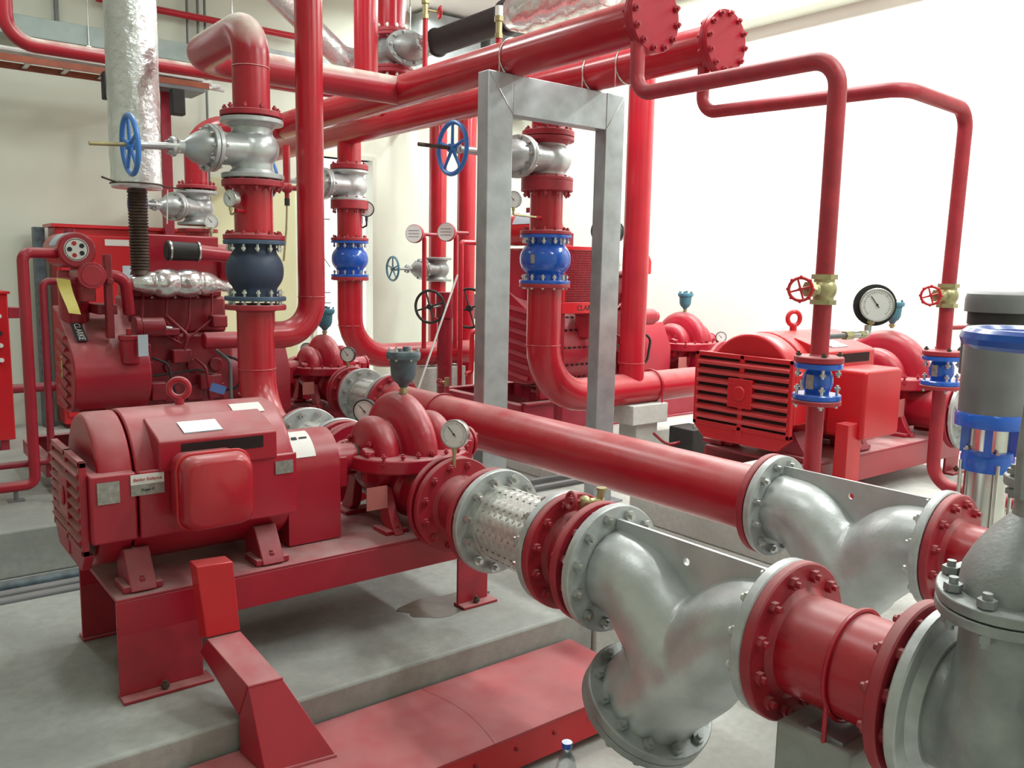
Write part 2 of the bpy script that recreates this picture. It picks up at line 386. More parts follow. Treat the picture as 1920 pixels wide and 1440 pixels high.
# ---- part two
# ------------------------------------------------------------------ the room
XR, YF, ZC = 7.85, 9.5, 4.75
XL, YB = -3.5, -3.5
struct('floor', G().bx(XL, XR, YB, YF, -.1, 0), FLRM)
struct('ceiling', G().bx(XL, XR, YB, YF, ZC, ZC + .1), CEIL)
DX0, DX1, DZ = 4.47, 5.22, 2.90          # the open doorway in the far wall
g = G().bx(XL, DX0, YF, YF + .15, 0, ZC).bx(DX1, XR + .15, YF, YF + .15, 0, ZC).bx(DX0, DX1, YF, YF + .15, DZ, ZC)
struct('wall_far', g, WALL)
struct('wall_right', G().bx(XR, XR + .15, YB, YF, 0, ZC), WALR)
struct('wall_left', G().bx(XL - .15, XL, YB, YF, 0, ZC), WALL)
struct('wall_back', G().bx(XL, XR, YB - .15, YB, 0, ZC), WALL)
struct('trim_1', G().bx(XR - .30, XR, YB, YF, 4.22, ZC), WALL)            # beam along the right wall
g = G().bx(DX0 - .06, DX0, YF - .03, YF + .16, 0, DZ + .06).bx(DX1, DX1 + .06, YF - .03, YF + .16, 0, DZ + .06).bx(DX0, DX1, YF - .03, YF + .16, DZ, DZ + .06)
struct('door_1', g, WALL, bev=.004)
g = G().bx(3.15, 4.20, YF - .05, YF - .003, 0, 2.55); struct('door_2', g, YWAL, bev=.006)
# outside the door: yard ground lit by the sky
struct('ground', G().bx(0, 12, YF + .2, 22, -.12, -.02), WALR)
# lattice door leaf opened outward
T = thing('lattice_door_leaf', 'narrow white steel lattice door leaf standing open in the bright far doorway', 'door', (DX1 - .04, YF + .2, 0))
g = G()
for x in (DX1 - .18, DX1 - .05): g.bx(x, x + .035, YF + .20, YF + .24, 0, 2.8)
for z in (.02, .75, 1.5, 2.15, 2.76): g.bx(DX1 - .18, DX1 - .015, YF + .20, YF + .24, z, z + .10)
link('leaf_frame', g, WALR, T, bev=.002)
g = G()
for i in range(9):
    z = .15 + i * .3; g.path([(DX1 - .16, YF + .22, z), (DX1 - .04, YF + .22, z + .15), (DX1 - .16, YF + .22, z + .3)], .006, 6)
link('lattice_bars', g, GRY, T)
g = G()
for x in (4.53, 4.62): g.cyl((x, YF + .5, 0), (x, YF + .5, 2.7), .012, n=8)
for z in (.6, 1.15, 1.28, 2.2): g.cyl((4.3, YF + .5, z), (4.9, YF + .5, z), .010, n=8)
g.cyl((4.3, YF + .5, 2.4), (4.9, YF + .5, 1.6), .008, n=8)
solo('steel_rack', 'thin grey steel rack with crossbars standing outside the bright doorway', 'rack', g, GRY, (4.5, YF + .5, 0))

# ------------------------------------------------------------------ plinths
PZ = .25
def pad(name, label, x0, x1, y0, y1, z, m):
    return solo(name, label, 'plinth', G().bx(x0, x1, y0, y1, 0, z), m, ((x0 + x1) / 2, y0, 0), bev=.012)
pad('concrete_plinth', 'low grey concrete plinth under the foreground red motor and its skid', -2.2, 2.34, 2.40, 3.80, PZ, PADM)
pad('concrete_plinth', 'low concrete plinth under the braided connector beside a thin joint', 2.355, 3.3, 2.40, 3.80, PZ - .004, PAD2)
pad('concrete_plinth', 'pale low plinth under the right-hand electric motor and pump', 4.0, 6.6, 2.40, 3.80, PZ, PAD2)
pad('concrete_plinth', 'low grey plinth under the left diesel engine and its pump', -2.2, 3.4, 4.84, 7.0, PZ, PADM)
pad('concrete_plinth', 'low plinth under the far diesel engine behind the galvanized frame', 4.2, 7.7, 4.95, 7.0, PZ, PAD2)
# oil stains
def blob(c, pts, z): 
    g = G(); n = 28; ring_ = []
    for i in range(n):
        t = 2 * PI * i / n; k = 1 + .13 * math.sin(3 * t + pts) + .07 * math.sin(7 * t + 2 * pts)
        ring_.append((math.cos(t) * k * c[2], math.sin(t) * k * c[3]))
    return g.prism(ring_, (c[0], c[1], z), (1, 0, 0), (0, 1, 0), (0, 0, 1), .0012)
solo('oil_stain', 'dark wet oil stain on the concrete around the far foot of the foreground skid', 'stain', blob((1.86, 2.78, .20, .10), 1.0, PZ), WET, (1.9, 2.78, PZ))
# conduits in the gap
for k, (y, z, r) in enumerate(((4.62, .035, .033), (4.42, .030, .028), (4.52, .03, .026))):
    solo('floor_conduit', ['grey conduit lying in the floor gap, closest to the far plinth', 'grey conduit lying in the floor gap, closest to the front plinth', 'thin grey conduit lying between the two others in the floor gap'][k], 'conduit',
         G().path([(-2.2, y, z), (1.7, y, z), (2.6, y - .1, z)], r, 12, .1), SLAT if k == 0 else GRY, (-2.2, y, 0))

# ------------------------------------------------------------------ floor cable trunking and its chutes
def trunking(label, x0, x1, y0, y1, z, seams):
    T = thing('cable_trunking', label, 'trunking', (x0, y0, 0))
    link('trunking_body', G().bx(x0, x1, y0 + .004, y1 - .004, z - .12, z - .004), REDB, T)
    xs = [x0] + seams + [x1]
    for a, b in zip(xs[:-1], xs[1:]):
        g = G(); n = 8; rings = []
        for i in range(n + 1):
            y = y0 + (y1 - y0) * i / n; bow = .035 * math.sin(PI * i / n) if b != x1 else 0
            rings.append([g.bm.verts.new((a + (.035 * math.sin(PI * i / n) if a != x0 else 0) + .0015, y, z - .006)), g.bm.verts.new((b + bow, y, z - .006)),
                          g.bm.verts.new((b + bow, y, z + .001)), g.bm.verts.new((a + (.035 * math.sin(PI * i / n) if a != x0 else 0) + .0015, y, z + .001))])
        g.skin(rings); link('cover_sheet', g, TRK, T)
    g = G()
    for i in range(int((x1 - x0) / .16)):
        x = x0 + .1 + i * .16; g.cyl((x, y0 + .003, z - .05), (x, y0 - .003, z - .05), .006, n=10)
    link('edge_screws', g, REDK, T)
    g = G()
    for i in range(int((x1 - x0) / .7) + 1): g.bx(x0 + .1 + i * .7, x0 + .15 + i * .7, y0 + .03, y1 - .03, 0, z - .12)
    link('standoff', g, GRY, T)
    return T
trunking('wide red sheet metal cable trunking lying on the floor in front of the foreground skid', .05, 2.2, 1.955, 2.385, .155, [.62, 1.50])

def boxpath(stations):
    """stations: list of 4 corner tuples"""
    g = G(); rings = [[g.bm.verts.new(V(p)) for p in st] for st in stations]; return g.skin(rings)
def chute(dx, dy, label, full=True):
    T = thing('cable_chute', label, 'cable duct', (.95 + dx, 2.6 + dy, 0))
    link('upright_box', boxpath([[(.788, 2.53, .705), (.900, 2.53, .700), (.900, 2.60, .700), (.788, 2.60, .705)], [(.812, 2.53, .472), (.918, 2.53, .470), (.918, 2.60, .45), (.812, 2.60, .45)]]), REDB, T, bev=.003)
    link('sloping_box', boxpath([[(.812, 2.529, .470), (.918, 2.529, .468), (.918, 2.60, .40), (.812, 2.60, .40)],
                                 [(.852, 2.30, .398), (.958, 2.30, .394), (.958, 2.38, .27), (.852, 2.38, .27)]]), RED, T, bev=.003)
    link('flared_foot', boxpath([[(.852, 2.298, .397), (.958, 2.298, .393), (.958, 2.378, .27), (.852, 2.378, .27)],
                                 [(.865, 2.215, .157), (1.075, 2.185, .157), (1.06, 2.37, .157), (.85, 2.37, .157)]]), RED, T, bev=.003)
    link('weld_bead', G().path([(.865, 2.213, .158), (1.075, 2.183, .158)], .006, 6), RED, T); link('weld_bead', G().path([(.852, 2.298, .397), (.958, 2.298, .393)], .004, 6), RED, T)
    return T
chute(0, 0, 'red box chute bending down from the foreground motor junction box to the floor trunking')

# ------------------------------------------------------------------ electric motor
def text(s_, size, m, root, par, loc, right, up, name='lettering', ext=.0006):
    cu = bpy.data.curves.new(name, 'FONT'); cu.body = s_; cu.size = size; cu.align_x = 'CENTER'; cu.align_y = 'CENTER'; cu.extrude = ext
    ob = bpy.data.objects.new(name, cu)
    dg = bpy.context.evaluated_depsgraph_get(); COL.objects.link(ob); dg.update(); me = bpy.data.meshes.new_from_object(ob.evaluated_get(dg)); bpy.data.objects.remove(ob)
    me.materials.clear(); me.materials.append(m); o = bpy.data.objects.new(name, me); COL.objects.link(o)
    r = V(right).normalized(); u = V(up); u = (u - r * u.dot(r)).normalized(); n = r.cross(u)
    o.matrix_local = M.Translation(V(loc) - V(root.location)) @ M((r, u, n)).transposed().to_4x4(); o.parent = par or root; return o

def motor(X, Y, Z, label, labels=True, flat=False):
    """end-suction side at +x: body runs from X-1.27 to X-.55 ; X is the pump centre"""
    T = thing('electric_motor', label, 'motor', (X - .9, Y, Z - .26)); x0 = X - 1.25; x1 = X - .58; R = .25
    m = RED if not flat else REDB
    # casing: domed top, flat flanks, rounded belly
    def sect(k=1.0, n=18, dz=0):
        pts = []
        for i in range(n + 1):
            t = PI * .10 + (PI * .80) * i / n; pts.append((R * .97 * k * math.cos(t), .02 + R * k * math.sin(t) + dz))
        pts += [(-R * 1.06 * k, .11), (-R * 1.06 * k, -.11)]
        for i in range(9):
            t = PI * 1.15 + (PI * .70) * i / 8; pts.append((R * .92 * k * math.cos(t), R * k * math.sin(t)))
        pts += [(R * 1.06 * k, -.11), (R * 1.06 * k, .11)]
        return pts
    def secring(g, x, k): return [g.bm.verts.new((x, Y + a, Z + b)) for a, b in sect(k)]
    g = G(); g.skin([secring(g, x0 + .14, 1), secring(g, x1 - .02, 1), secring(g, x1, .96)]); link('frame', g, m, T, bev=.006)
    g = G(); g.skin([secring(g, x0 + .03, .95), secring(g, x0 + .045, .985), secring(g, x0 + .134, .985)]); g.bx(x0, x0 + .132, Y - R * 1.055, Y + R * 1.055, Z - .108, Z + .108); link('end_hood', g, m, T, bev=.006)
    # drive end bell
    g = G().lathe((x1, Y, Z), (1, 0, 0), [(-.02, R * .9), (-.005, R * .84), (.003, R * .60), (.008, R * .30), (.012, R * .26)], 32); link('end_bell', g, m, T)
    # louvred end: frame, ribs, central boss
    ex = x0 - .022; W = R * (1.04 if flat else .90); H = .17 if flat else .15
    g = G().bx(ex, x0, Y - W, Y + W, Z - H, Z - H + .02).bx(ex, x0, Y - W, Y + W, Z + H - .02, Z + H).bx(ex, x0, Y - W, Y - W + .02, Z - H, Z + H).bx(ex, x0, Y + W - .02, Y + W, Z - H, Z + H)
    g.bx(ex, x0, Y - .012, Y + .012, Z - H - .05, Z + H)
    g.prism([(-W, -H), (W, -H), (W * .75, -H - .06), (-W * .75, -H - .06)], (ex + .004, Y, Z), (0, 1, 0), (0, 0, 1), (1, 0, 0), .03)
    link('end_grille', g, m, T, bev=.003)
    g = G()
    for i in range(7):
        z = Z - H + .045 + i * (2 * H - .09) / 6; g.box((ex + .006, Y, z), (.026, 2 * W - .03, .016), M.Rotation(-.5, 3, 'Y'))
    link('louvre', g, m, T, bev=.002)
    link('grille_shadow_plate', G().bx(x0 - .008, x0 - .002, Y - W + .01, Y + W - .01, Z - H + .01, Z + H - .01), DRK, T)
    g = G().bx(ex - .008, x0, Y - .065, Y + .065, Z - .065, Z + .065); g.cyl((ex - .008, Y, Z), (ex - .016, Y, Z), .034, .030, n=24); link('bearing_boss', g, m, T, bev=.003)
    # air box with slot on the camera-side shoulder
    ax0, ax1 = x0 + .20, x1 - .08; yb = Y - R * 1.10
    g = G().prism([(0, .10), (0, .195), (.015, .205), (.17, .25), (.17, .10)], (ax0, yb, Z), (0, 1, 0), (0, 0, 1), (1, 0, 0), ax1 - ax0); o = link('air_box', g, m, T, bev=.005)
    link('air_slot', G().bx(ax0 + .07, ax1 - .05, yb - .003, yb + .01, Z + .145, Z + .185), DRK, T, par=o)
    g = G().prism([(-.105, -.035), (.02, -.035), (.02, .045), (-.105, .045)], ((ax0 + ax1) / 2, yb + .065, Z + .220), (1, 0, 0), (0, .96, .278), (0, 0, 1), .004); q = link('cover_plate', g, CPL, T, par=o); q['label'] = 'bright metal plate with pale film'
    # lifting eye
    g = G().tubering((x0 + .35, Y, Z + R + .075), V((-.45, -1, 0)), .032, .011, 24, 8).cyl((x0 + .35, Y, Z + R + .01), (x0 + .35, Y, Z + R + .045), .016, n=12); link('lifting_eye', g, m, T)
    # feet
    for fx in (x0 + .14, x1 - .10):
        for s_ in (-1, 1):
            yy = Y + s_ * .22
            g = G().prism([(0, 0), (s_ * .06, 0), (s_ * .05, .02), (-s_ * .02, .12), (-s_ * .12, .10), (-s_ * .10, 0)], (fx - .04, yy, Z - .275), (0, 1, 0), (0, 0, 1), (1, 0, 0), .08)
            g.bx(fx - .06, fx + .06, yy - .05, yy + .06, Z - .278, Z - .255); o = link('foot', g, REDD, T, bev=.004)
            bolts(T, o, V((fx, yy + s_ * .035, Z - .265)), (0, 0, 1), 0.0001, 1, .022, .03, REDD)
    # junction box on the camera side
    jx, jz, jw, jh = (x0 + .338, Z + .048, .112, .118); jy = Y - R * 1.06 - .175
    def rr(w_, h_, r, n=6):
        pts = []
        for cx, cz, a0 in ((w_ - r, h_ - r, 0), (-w_ + r, h_ - r, PI / 2), (-w_ + r, -h_ + r, PI), (w_ - r, -h_ + r, 1.5 * PI)):
            for i in range(n + 1): t = a0 + PI / 2 * i / n; pts.append((cx + r * math.cos(t), cz + r * math.sin(t)))
        return pts
    g = G(); rs = []
    if flat:
        jw, jh = .15, .15; jx = X - .86; jz = Z - .02
        for y, k, rad in ((jy + .17, 1, .02), (jy + .015, 1, .02), (jy + .004, .97, .02), (jy, .93, .02)): rs.append([g.bm.verts.new((jx + a, y, jz + b)) for a, b in rr(jw * k, jh * k, rad)])
    else:
        for y, k, rad in ((jy + .17, .93, .04), (jy + .07, 1, .045), (jy + .055, 1, .045), (jy + .02, .97, .05), (jy + .006, .90, .05), (jy, .82, .05)): rs.append([g.bm.verts.new((jx + a, y, jz + b)) for a, b in rr(jw * k, jh * k, rad)])
    g.skin(rs); o = link('junction_box', g, REDP if not flat else m, T, sharp=.9 if not flat else .3)
    if not flat: link('box_rim', G().path([(jx + a, jy + .066, jz + b) for a, b in rr(jw * 1.02, jh * 1.02, .045) + [rr(jw * 1.02, jh * 1.02, .045)[0]]], .005, 8), REDB, T, par=o)
    yf = Y - R * 1.06
    def plate(xa, xb, za, zb, mm, nm, lb, y=None, par=None):
        y = yf if y is None else y
        q = link(nm, G().bx(xa, xb, y - .004, y + .001, za, zb), mm, T); q['label'] = lb; return q
    plate(x0 + .018, x0 + .082, Z + .02, Z + .088, PLT, 'nameplate', 'grey metal nameplate with small print')
    if labels:
        q = plate(x0 + .115, x0 + .215, Z + .068, Z + .100, WHT, 'paper_label', 'white paper label with a line of print'); text('Baldor Reliance', .0135, REDI, T, q, (x0 + .165, yf - .006, Z + .084), (1, 0, 0), (0, 0, 1))
        q = plate(x0 + .115, x0 + .215, Z + .033, Z + .067, PLT, 'nameplate', 'grey plate under the white label'); text('Super-E', .012, INK, T, q, (x0 + .165, yf - .006, Z + .050), (1, 0, 0), (0, 0, 1))
        plate(x1 - .085, x1 - .02, Z + .04, Z + .085, PLT, 'nameplate', 'small grey plate beside the junction box')
        t = 1.05; g = G(); rs = []
        for i in range(6):
            t = 1.82 + .26 * i / 5
            rs.append([g.bm.verts.new((xx, Y + (R * .97 + e) * math.cos(t), Z + .02 + (R + e) * math.sin(t))) for xx, e in ((x1 - .17, .001), (x1 - .06, .001), (x1 - .06, .0028), (x1 - .17, .0028))])
        g.skin(rs); q = link('paper_label', g, WHT, T); q['label'] = 'white paper label on the crown'
    return T

def coupling_guard(X, Y, Z, label, sticker=True):
    T = thing('coupling_guard', label, 'guard', (X - .46, Y, Z - .27)); x0, x1 = X - .562, X - .352; R = .135
    g = G()
    def prof(r):
        pts = [(-r, -.275)]
        for i in range(13): t = PI - PI * i / 12; pts.append((r * math.cos(t), .0 + r * math.sin(t) * 1.0))
        pts.append((r, -.275)); return pts
    o_ = prof(R); i_ = prof(R - .006)
    pts = o_ + list(reversed(i_)); g.prism(pts, (x0, Y, Z), (0, 1, 0), (0, 0, 1), (1, 0, 0), x1 - x0)
    g.prism(prof(R - .004), (x0, Y, Z), (0, 1, 0), (0, 0, 1), (1, 0, 0), .004).prism(prof(R - .004), (x1 - .004, Y, Z), (0, 1, 0), (0, 0, 1), (1, 0, 0), .004)
    link('guard_shell', g, RED, T, sharp=.5)
    link('shaft', G().cyl((x0 + .006, Y, Z), (x1 - .006, Y, Z), .04), REDK, T)
    if sticker:
        g = G(); rs = []
        for i in range(8):
            t = PI - 1.35 + .95 * i / 7
            rs.append([g.bm.verts.new((xx, Y + (R + e) * math.cos(t), Z + (R + e) * math.sin(t))) for xx, e in ((x0 + .03, .0008), (x0 + .115, .0008), (x0 + .115, .0022), (x0 + .03, .0022))])
        g.skin(rs); q = link('sticker', g, WHT, T); q['label'] = 'white sticker bent over the guard top'
        t = PI - 1.0; nn = V((0, math.cos(t), math.sin(t))); up = V((0, math.sin(t), -math.cos(t)))
        link('sticker_print', G().box(V((x0 + .05, Y, Z)) + nn * (R + .004) , (.02, .004, .012), M((V((1, 0, 0)), nn, up)).transposed()).box(V((x0 + .085, Y, Z)) + nn * (R + .004), (.03, .004, .006), M((V((1, 0, 0)), nn, up)).transposed()), INK, T, par=q)
    return T

def skid(X, Y, Z, label, right_leg=True):
    """red steel base frame under motor and pump"""
    T = thing('steel_skid', label, 'base frame', (X - .6, Y, PZ)); x0, x1 = X - 1.20, X + .24; y0, y1 = Y - .30, Y + .24; zt = Z - .28
    g = G().bx(x0, x1, y0, y1, zt - .012, zt)
    link('top_plate', g, REDD, T, bev=.004)
    for y in (y0, y1 - .012): link('side_rail', G().bx(x0, x1, y, y + .012, zt - .125, zt - .010), RED, T, bev=.003)
    link('cross_member', G().bx(x0 + .60, x0 + .66, y0 + .012, y1 - .012, zt - .11, zt - .012), REDD, T)
    for x, w_ in ((x0, .26), (x1 - .155, .15)):
        for y, s_ in ((y0, -1), (y1, 1)):
            g = G().bx(x, x + w_, y if s_ < 0 else y - .012, y + .012 if s_ < 0 else y, PZ + .012, zt - .12)
            g.bx(x, x + w_ + .02, y - .045 if s_ < 0 else y - .02, y + .03 if s_ < 0 else y + .05, PZ, PZ + .012)
            o = link('leg', g, REDF, T, bev=.003); bolts(T, o, V((x + w_ / 2, y + s_ * .025, PZ + .012)), (0, 0, 1), .0001, 1, .024, .012, RUST)
    return T

# ------------------------------------------------------------------ split-case pump
def pump(X, Y, Z, label, suct_end, disch_end, guage_dirs=True, pm=RED):
    """shaft along x at height Z; nozzles along y at Z-.14"""
    T = thing('split_case_pump', label, 'pump', (X, Y, Z - .27)); zn = Z - .14
    # upper casing : volute hump and two suction humps
    def hump(g, x, r, w_, f=None, n=40):
        prof = []
        for i in range(13):
            t = -1 + 2 * i / 12; prof.append((x + t * w_, r * (max(0, 1 - abs(t) ** 2.6)) ** .42 * .98 + .01))
        g.lathe((0, Y, Z), (1, 0, 0), prof, n, f)
    u, v, a = frame((1, 0, 0))
    g = G()
    sp = lambda t: 1.0 + .09 * math.cos(t + .4)
    hump(g, X, .248, .082, sp); hump(g, X - .135, .150, .068); hump(g, X + .135, .150, .068)
    hump(g, X, .115, .225)
    link('casing', g, pm, T, remesh=.007, smooth=6)
    g = G()
    se = []
    for i in range(48):
        t = 2 * PI * i / 48; c_, s2 = math.cos(t), math.sin(t); k = (abs(c_) ** 2.6 + abs(s2) ** 2.6) ** (-1 / 2.6)
        se.append((.265 * c_ * k * (1 - .10 * abs(s2)), (.262 if s2 < 0 else .30) * s2 * k))
    g.prism(se, (X, Y, Z - .045), (1, 0, 0), (0, 1, 0), (0, 0, 1), .06)
    fl = link('split_flange', g, pm, T, bev=.008)
    me = bolt_mesh(.018, .02, pm)
    for (px_, py_) in ((-.225, -.12), (-.195, -.19), (-.13, -.225), (-.065, -.235), (0, -.237), (.065, -.235), (.13, -.225), (.195, -.19), (.225, -.12), (.24, .06), (-.24, .06)):
        o = bpy.data.objects.new('bolt', me); COL.objects.link(o); o.parent = fl; o.location = V((px_, py_, .27 + .012))
    # nozzles
    for s_, e in ((-1, suct_end), (1, disch_end)):
        L = abs(e - Y); g = G()
        g.path([(X, Y, Z - .10), (X, Y + s_ * .15, zn), (X, e - s_ * .01, zn)], .13, 32, .1, rf=lambda k, a0=.13, b0=.105: a0 + (b0 - a0) * min(1, k * 1.3))
        link('nozzle', g, pm, T)
        flange(T, (X, e - s_ * .014, zn), (0, -s_, 0), .185, .028, pm)
    # legs of the casing
    for s_ in (-1, 1):
        for q in (-1, 1):
            g = G().prism([(0, 0), (.07 * q, 0), (.03 * q, .05), (-.03 * q, .17), (-.08 * q, .17), (-.05 * q, .04)], (X + s_ * .15 - .02, Y + q * .17, Z - .28), (0, 1, 0), (0, 0, 1), (1, 0, 0), .04)
            g.bx(X + s_ * .15 - .05, X + s_ * .15 + .05, Y + q * .17 - .05, Y + q * .17 + .06, Z - .28, Z - .262)
            o = link('foot', g, pm, T, bev=.004); bolts(T, o, V((X + s_ * .15, Y + q * .21, Z - .268)), (0, 0, 1), .0001, 1, .02, .02, pm)
    # bearing brackets
    for s_ in (-1, 1):
        xb = X + s_ * .30
        g = G().cyl((xb - s_ * .07, Y, Z), (xb + s_ * .03, Y, Z), .055, .062, n=28).cyl((xb + s_ * .03, Y, Z), (xb + s_ * .045, Y, Z), .068, n=28)
        g.bx(xb - .02, xb + .012, Y - .07, Y + .07, Z - .10, Z + .02)
        o = link('bearing_housing', g, pm, T, bev=.004); bolts(T, o, (xb + s_ * .046, Y, Z), (1, 0, 0), .052, 4, .013, .01, pm)
        for q in (-1, 1):
            o = link('bracket_arm', G().prism([(0, -.09), (0, .035), (.03, .05), (.05, .035), (.05, -.09)], (xb - s_ * .10 - .03, Y + (q * .085 - .025), Z), (0, 1, 0), (0, 0, 1), (1, 0, 0), .06), pm, T, bev=.005)
            bolts(T, o, (xb - s_ * .10, Y + q * .085, Z + .045), (0, 0, 1), .0001, 1, .018, .02, pm)
        link('packing_gland', G().cyl((X + s_ * .19, Y, Z), (X + s_ * .235, Y, Z), .040, n=20).tubering((X + s_ * .225, Y, Z), (1, 0, 0), .045, .010, 20, 6), RUST, T)
    q = link('nameplate', G().bx(X - .27, X - .18, Y - .192, Y - .188, Z - .175, Z - .085), mat('faded_pink_plate', (.5, .16, .15), .5) if 'faded_pink_plate' not in bpy.data.materials else bpy.data.materials['faded_pink_plate'], T); q['label'] = 'faded pink metal plate'
    return T

def air_valve(c, label, m=TEAL, s_=1.0):
    c = V(c); T = thing('air_release_valve', label, 'valve', c, None)
    link('inlet_nipple', G().cyl(c, c + V((0, 0, .04 * s_)), .014 * s_, n=12).hexa(c + V((0, 0, .012 * s_)), c + V((0, 0, .03 * s_)), .022 * s_), BRS, T)
    link('body', G().lathe(c, (0, 0, 1), [(.035 * s_, .018 * s_), (.05 * s_, .026 * s_), (.065 * s_, .044 * s_), (.09 * s_, .056 * s_), (.165 * s_, .062 * s_)], 28), m, T)
    o = link('lid', G().lathe(c, (0, 0, 1), [(.165 * s_, .075 * s_), (.182 * s_, .078 * s_), (.184 * s_, .078 * s_), (.196 * s_, .074 * s_), (.198 * s_, .03 * s_)], 28), m, T)
    bolts(T, o, c + V((0, 0, .185 * s_)), (0, 0, 1), .064 * s_, 6, .015 * s_, .03 * s_, m if m is TEAL else CHR)
    link('vent_plug', G().cyl(c + V((.012 * s_, 0, .195 * s_)), c + V((.012 * s_, 0, .218 * s_)), .014 * s_, n=12).hexa(c + V((-.02 * s_, 0, .195 * s_)), c + V((-.02 * s_, 0, .21 * s_)), .011 * s_), m, T)
    return T
# ------------------------------------------------------------------ braided connector and strainer
def braid(name, label, X, Z, ya, yb, R, fR, group=None, nb=12, N=24):
    """ya > yb"""
    T = thing(name, label, 'pipe connector', (X, (ya + yb) / 2, Z), group); th = .026
    for y, s_ in ((ya - th / 2, 1), (yb + th / 2, -1)):
        flange(T, (X, y, Z), (0, -s_, 0), fR, th, FLG, nb, CHR, .055, bsz=.030, stud=.6)
    y0, y1 = yb + th, ya - th; L = y1 - y0
    link('inner_hose', G().cyl((X, y0, Z), (X, y1, Z), R * .955, n=40), BRDK, T)
    g = G(); turns = L / (2 * PI * R) * 1.0; S = max(12, int(turns * 2 * N) * 2); hw = 2 * PI * R / N * .28
    for d in (-1, 1):
        for k in range(N):
            rings = []
            for i in range(S + 1):
                t = i / S; ph = 2 * PI * k / N + d * 2 * PI * turns * t
                wv = math.sin(PI * (t * turns * 2 * N) / 2 + (0 if d > 0 else PI) + PI * k)
                row = []
                for q, e in ((-1, -.0006), (-.5, .0008), (.5, .0008), (1, -.0006)):
                    a = ph + q * hw / R * .80; yy = y0 + L * t - d * q * hw * .80
                    yy = min(max(yy, y0), y1); r = R + wv * .0030 + e
                    row.append(g.bm.verts.new((X + r * math.cos(a), yy, Z + r * math.sin(a))))
                rings.append(row)
            g.skin(rings, False, False, closed=False)
    link('wire_braid', g, BRD, T)
    for y in (y0 + .012, y1 - .012): link('end_collar', G().lathe((X, y, Z), (0, 1, 0), [(-.012, R * .9), (-.012, R * 1.05), (.012, R * 1.05), (.012, R * .9)], 40), BRD, T)
    return T

def strainer(label, X, Z, ya, yb, r, fR):
    T = thing('y_strainer', label, 'strainer', (X, (ya + yb) / 2, Z)); L = ya - yb; ym = (ya + yb) / 2; th = .03
    for y, s_ in ((ya - th / 2, -1), (yb + th / 2, 1)):
        flange(T, (X, y, Z), (0, s_, 0), fR, th, FLG, 12, CHR, .031, bsz=.031, stud=.35)
    e = V((X, ym + .135 * L / .61, Z - .36 * L / .61)); ax = V((0, .52, -.854))
    g = G()
    g.path([(X, ya - .02, Z), (X, ym + .17, Z - .010), (X, ym + .03, Z - .15), (X, ym + .02, Z - .22)], r, 36, .14, rf=lambda k: r * (1.0 + .18 * k))
    g.path([(X, yb + .02, Z), (X, ym - .20, Z - .005), (X, ym - .05, Z - .16), tuple(e - ax * .06), tuple(e - ax * .02)], r, 36, .16, rf=lambda k: r * (1.0 + .22 * k))
    link('strainer_body', g, SIL, T, remesh=.009, smooth=24)
    o = link('basket_flange', G().lathe(e, ax, [(-.035, fR * .6), (-.035, fR * .98), (-.031, fR), (-.005, fR), (-.003, fR * .97), (-.001, fR), (.022, fR), (.026, fR * .98), (.026, fR * .2)], 48), SILD, T)
    bolts(T, o, e - ax * .004, ax, fR * .86, 12, .030, .058, SILD)
    link('drain_plug', G().hexa(e + ax * .02, e + ax * .05, .030).cyl(e + ax * .02 - V((0, .12, .0)), e + ax * .06 - V((0, .12, .0)), .022), SILD, T)
    # web plate with a hole
    z0, z1 = Z - .02, Z + r * 1.22; y0, y1 = yb + .03, ya - .03; hc = V((0, ym + .01, Z + r * .80)); g = G(); n = 32; oo = []; ii = []
    for i in range(n):
        t = 2 * PI * i / n; c_, s_ = math.cos(t), math.sin(t)
        k = min(((y1 - hc.y) if c_ > 0 else (hc.y - y0)) / max(abs(c_), 1e-6), ((z1 - hc.z) if s_ > 0 else (hc.z - z0)) / max(abs(s_), 1e-6))
        oo.append((hc.y + c_ * k, hc.z + s_ * k)); ii.append((hc.y + c_ * .011, hc.z + s_ * .011))
    R4 = [[g.bm.verts.new((X + dx, a, b)) for a, b in pp] for dx, pp in ((-.006, oo), (.006, oo), (.006, ii), (-.006, ii))]
    R4.append(R4[0]); g.skin(R4, False, False); link('web_plate', g, SIL, T)
    return T

def spool(name, label, X, Z, ya, yb, r, fR, m=REDF, mp=RED, fa=True, fb=True, ring=None, th=.028, r2=None, nb=0):
    T = thing(name, label, 'pipe', (X, (ya + yb) / 2, Z)); r2 = r2 or r
    g = G().cyl((X, ya - th * .5, Z), (X, yb + th * .5, Z), r, r2, 40)
    link('pipe_barrel', g, mp, T)
    if ring: o = link('u_bolt', G().tubering((X, ring, Z), (0, 1, 0), r + .006, .006, 48, 8).cyl((X - r * .9, ring, Z - r * .5), (X - r * .9, ring, Z - r * 1.25), .006).cyl((X + r * .9, ring, Z - r * .5), (X + r * .9, ring, Z - r * 1.25), .006), mp, T)
    if fa: flange(T, (X, ya - th / 2, Z), (0, -1, 0), fR, th, m, hub=.014, hubr=r, nb=nb, bl=th, bm_=m)
    if fb: flange(T, (X, yb + th / 2, Z), (0, 1, 0), fR, th, m, hub=.014, hubr=r2, nb=nb, bl=th, bm_=m)
    return T

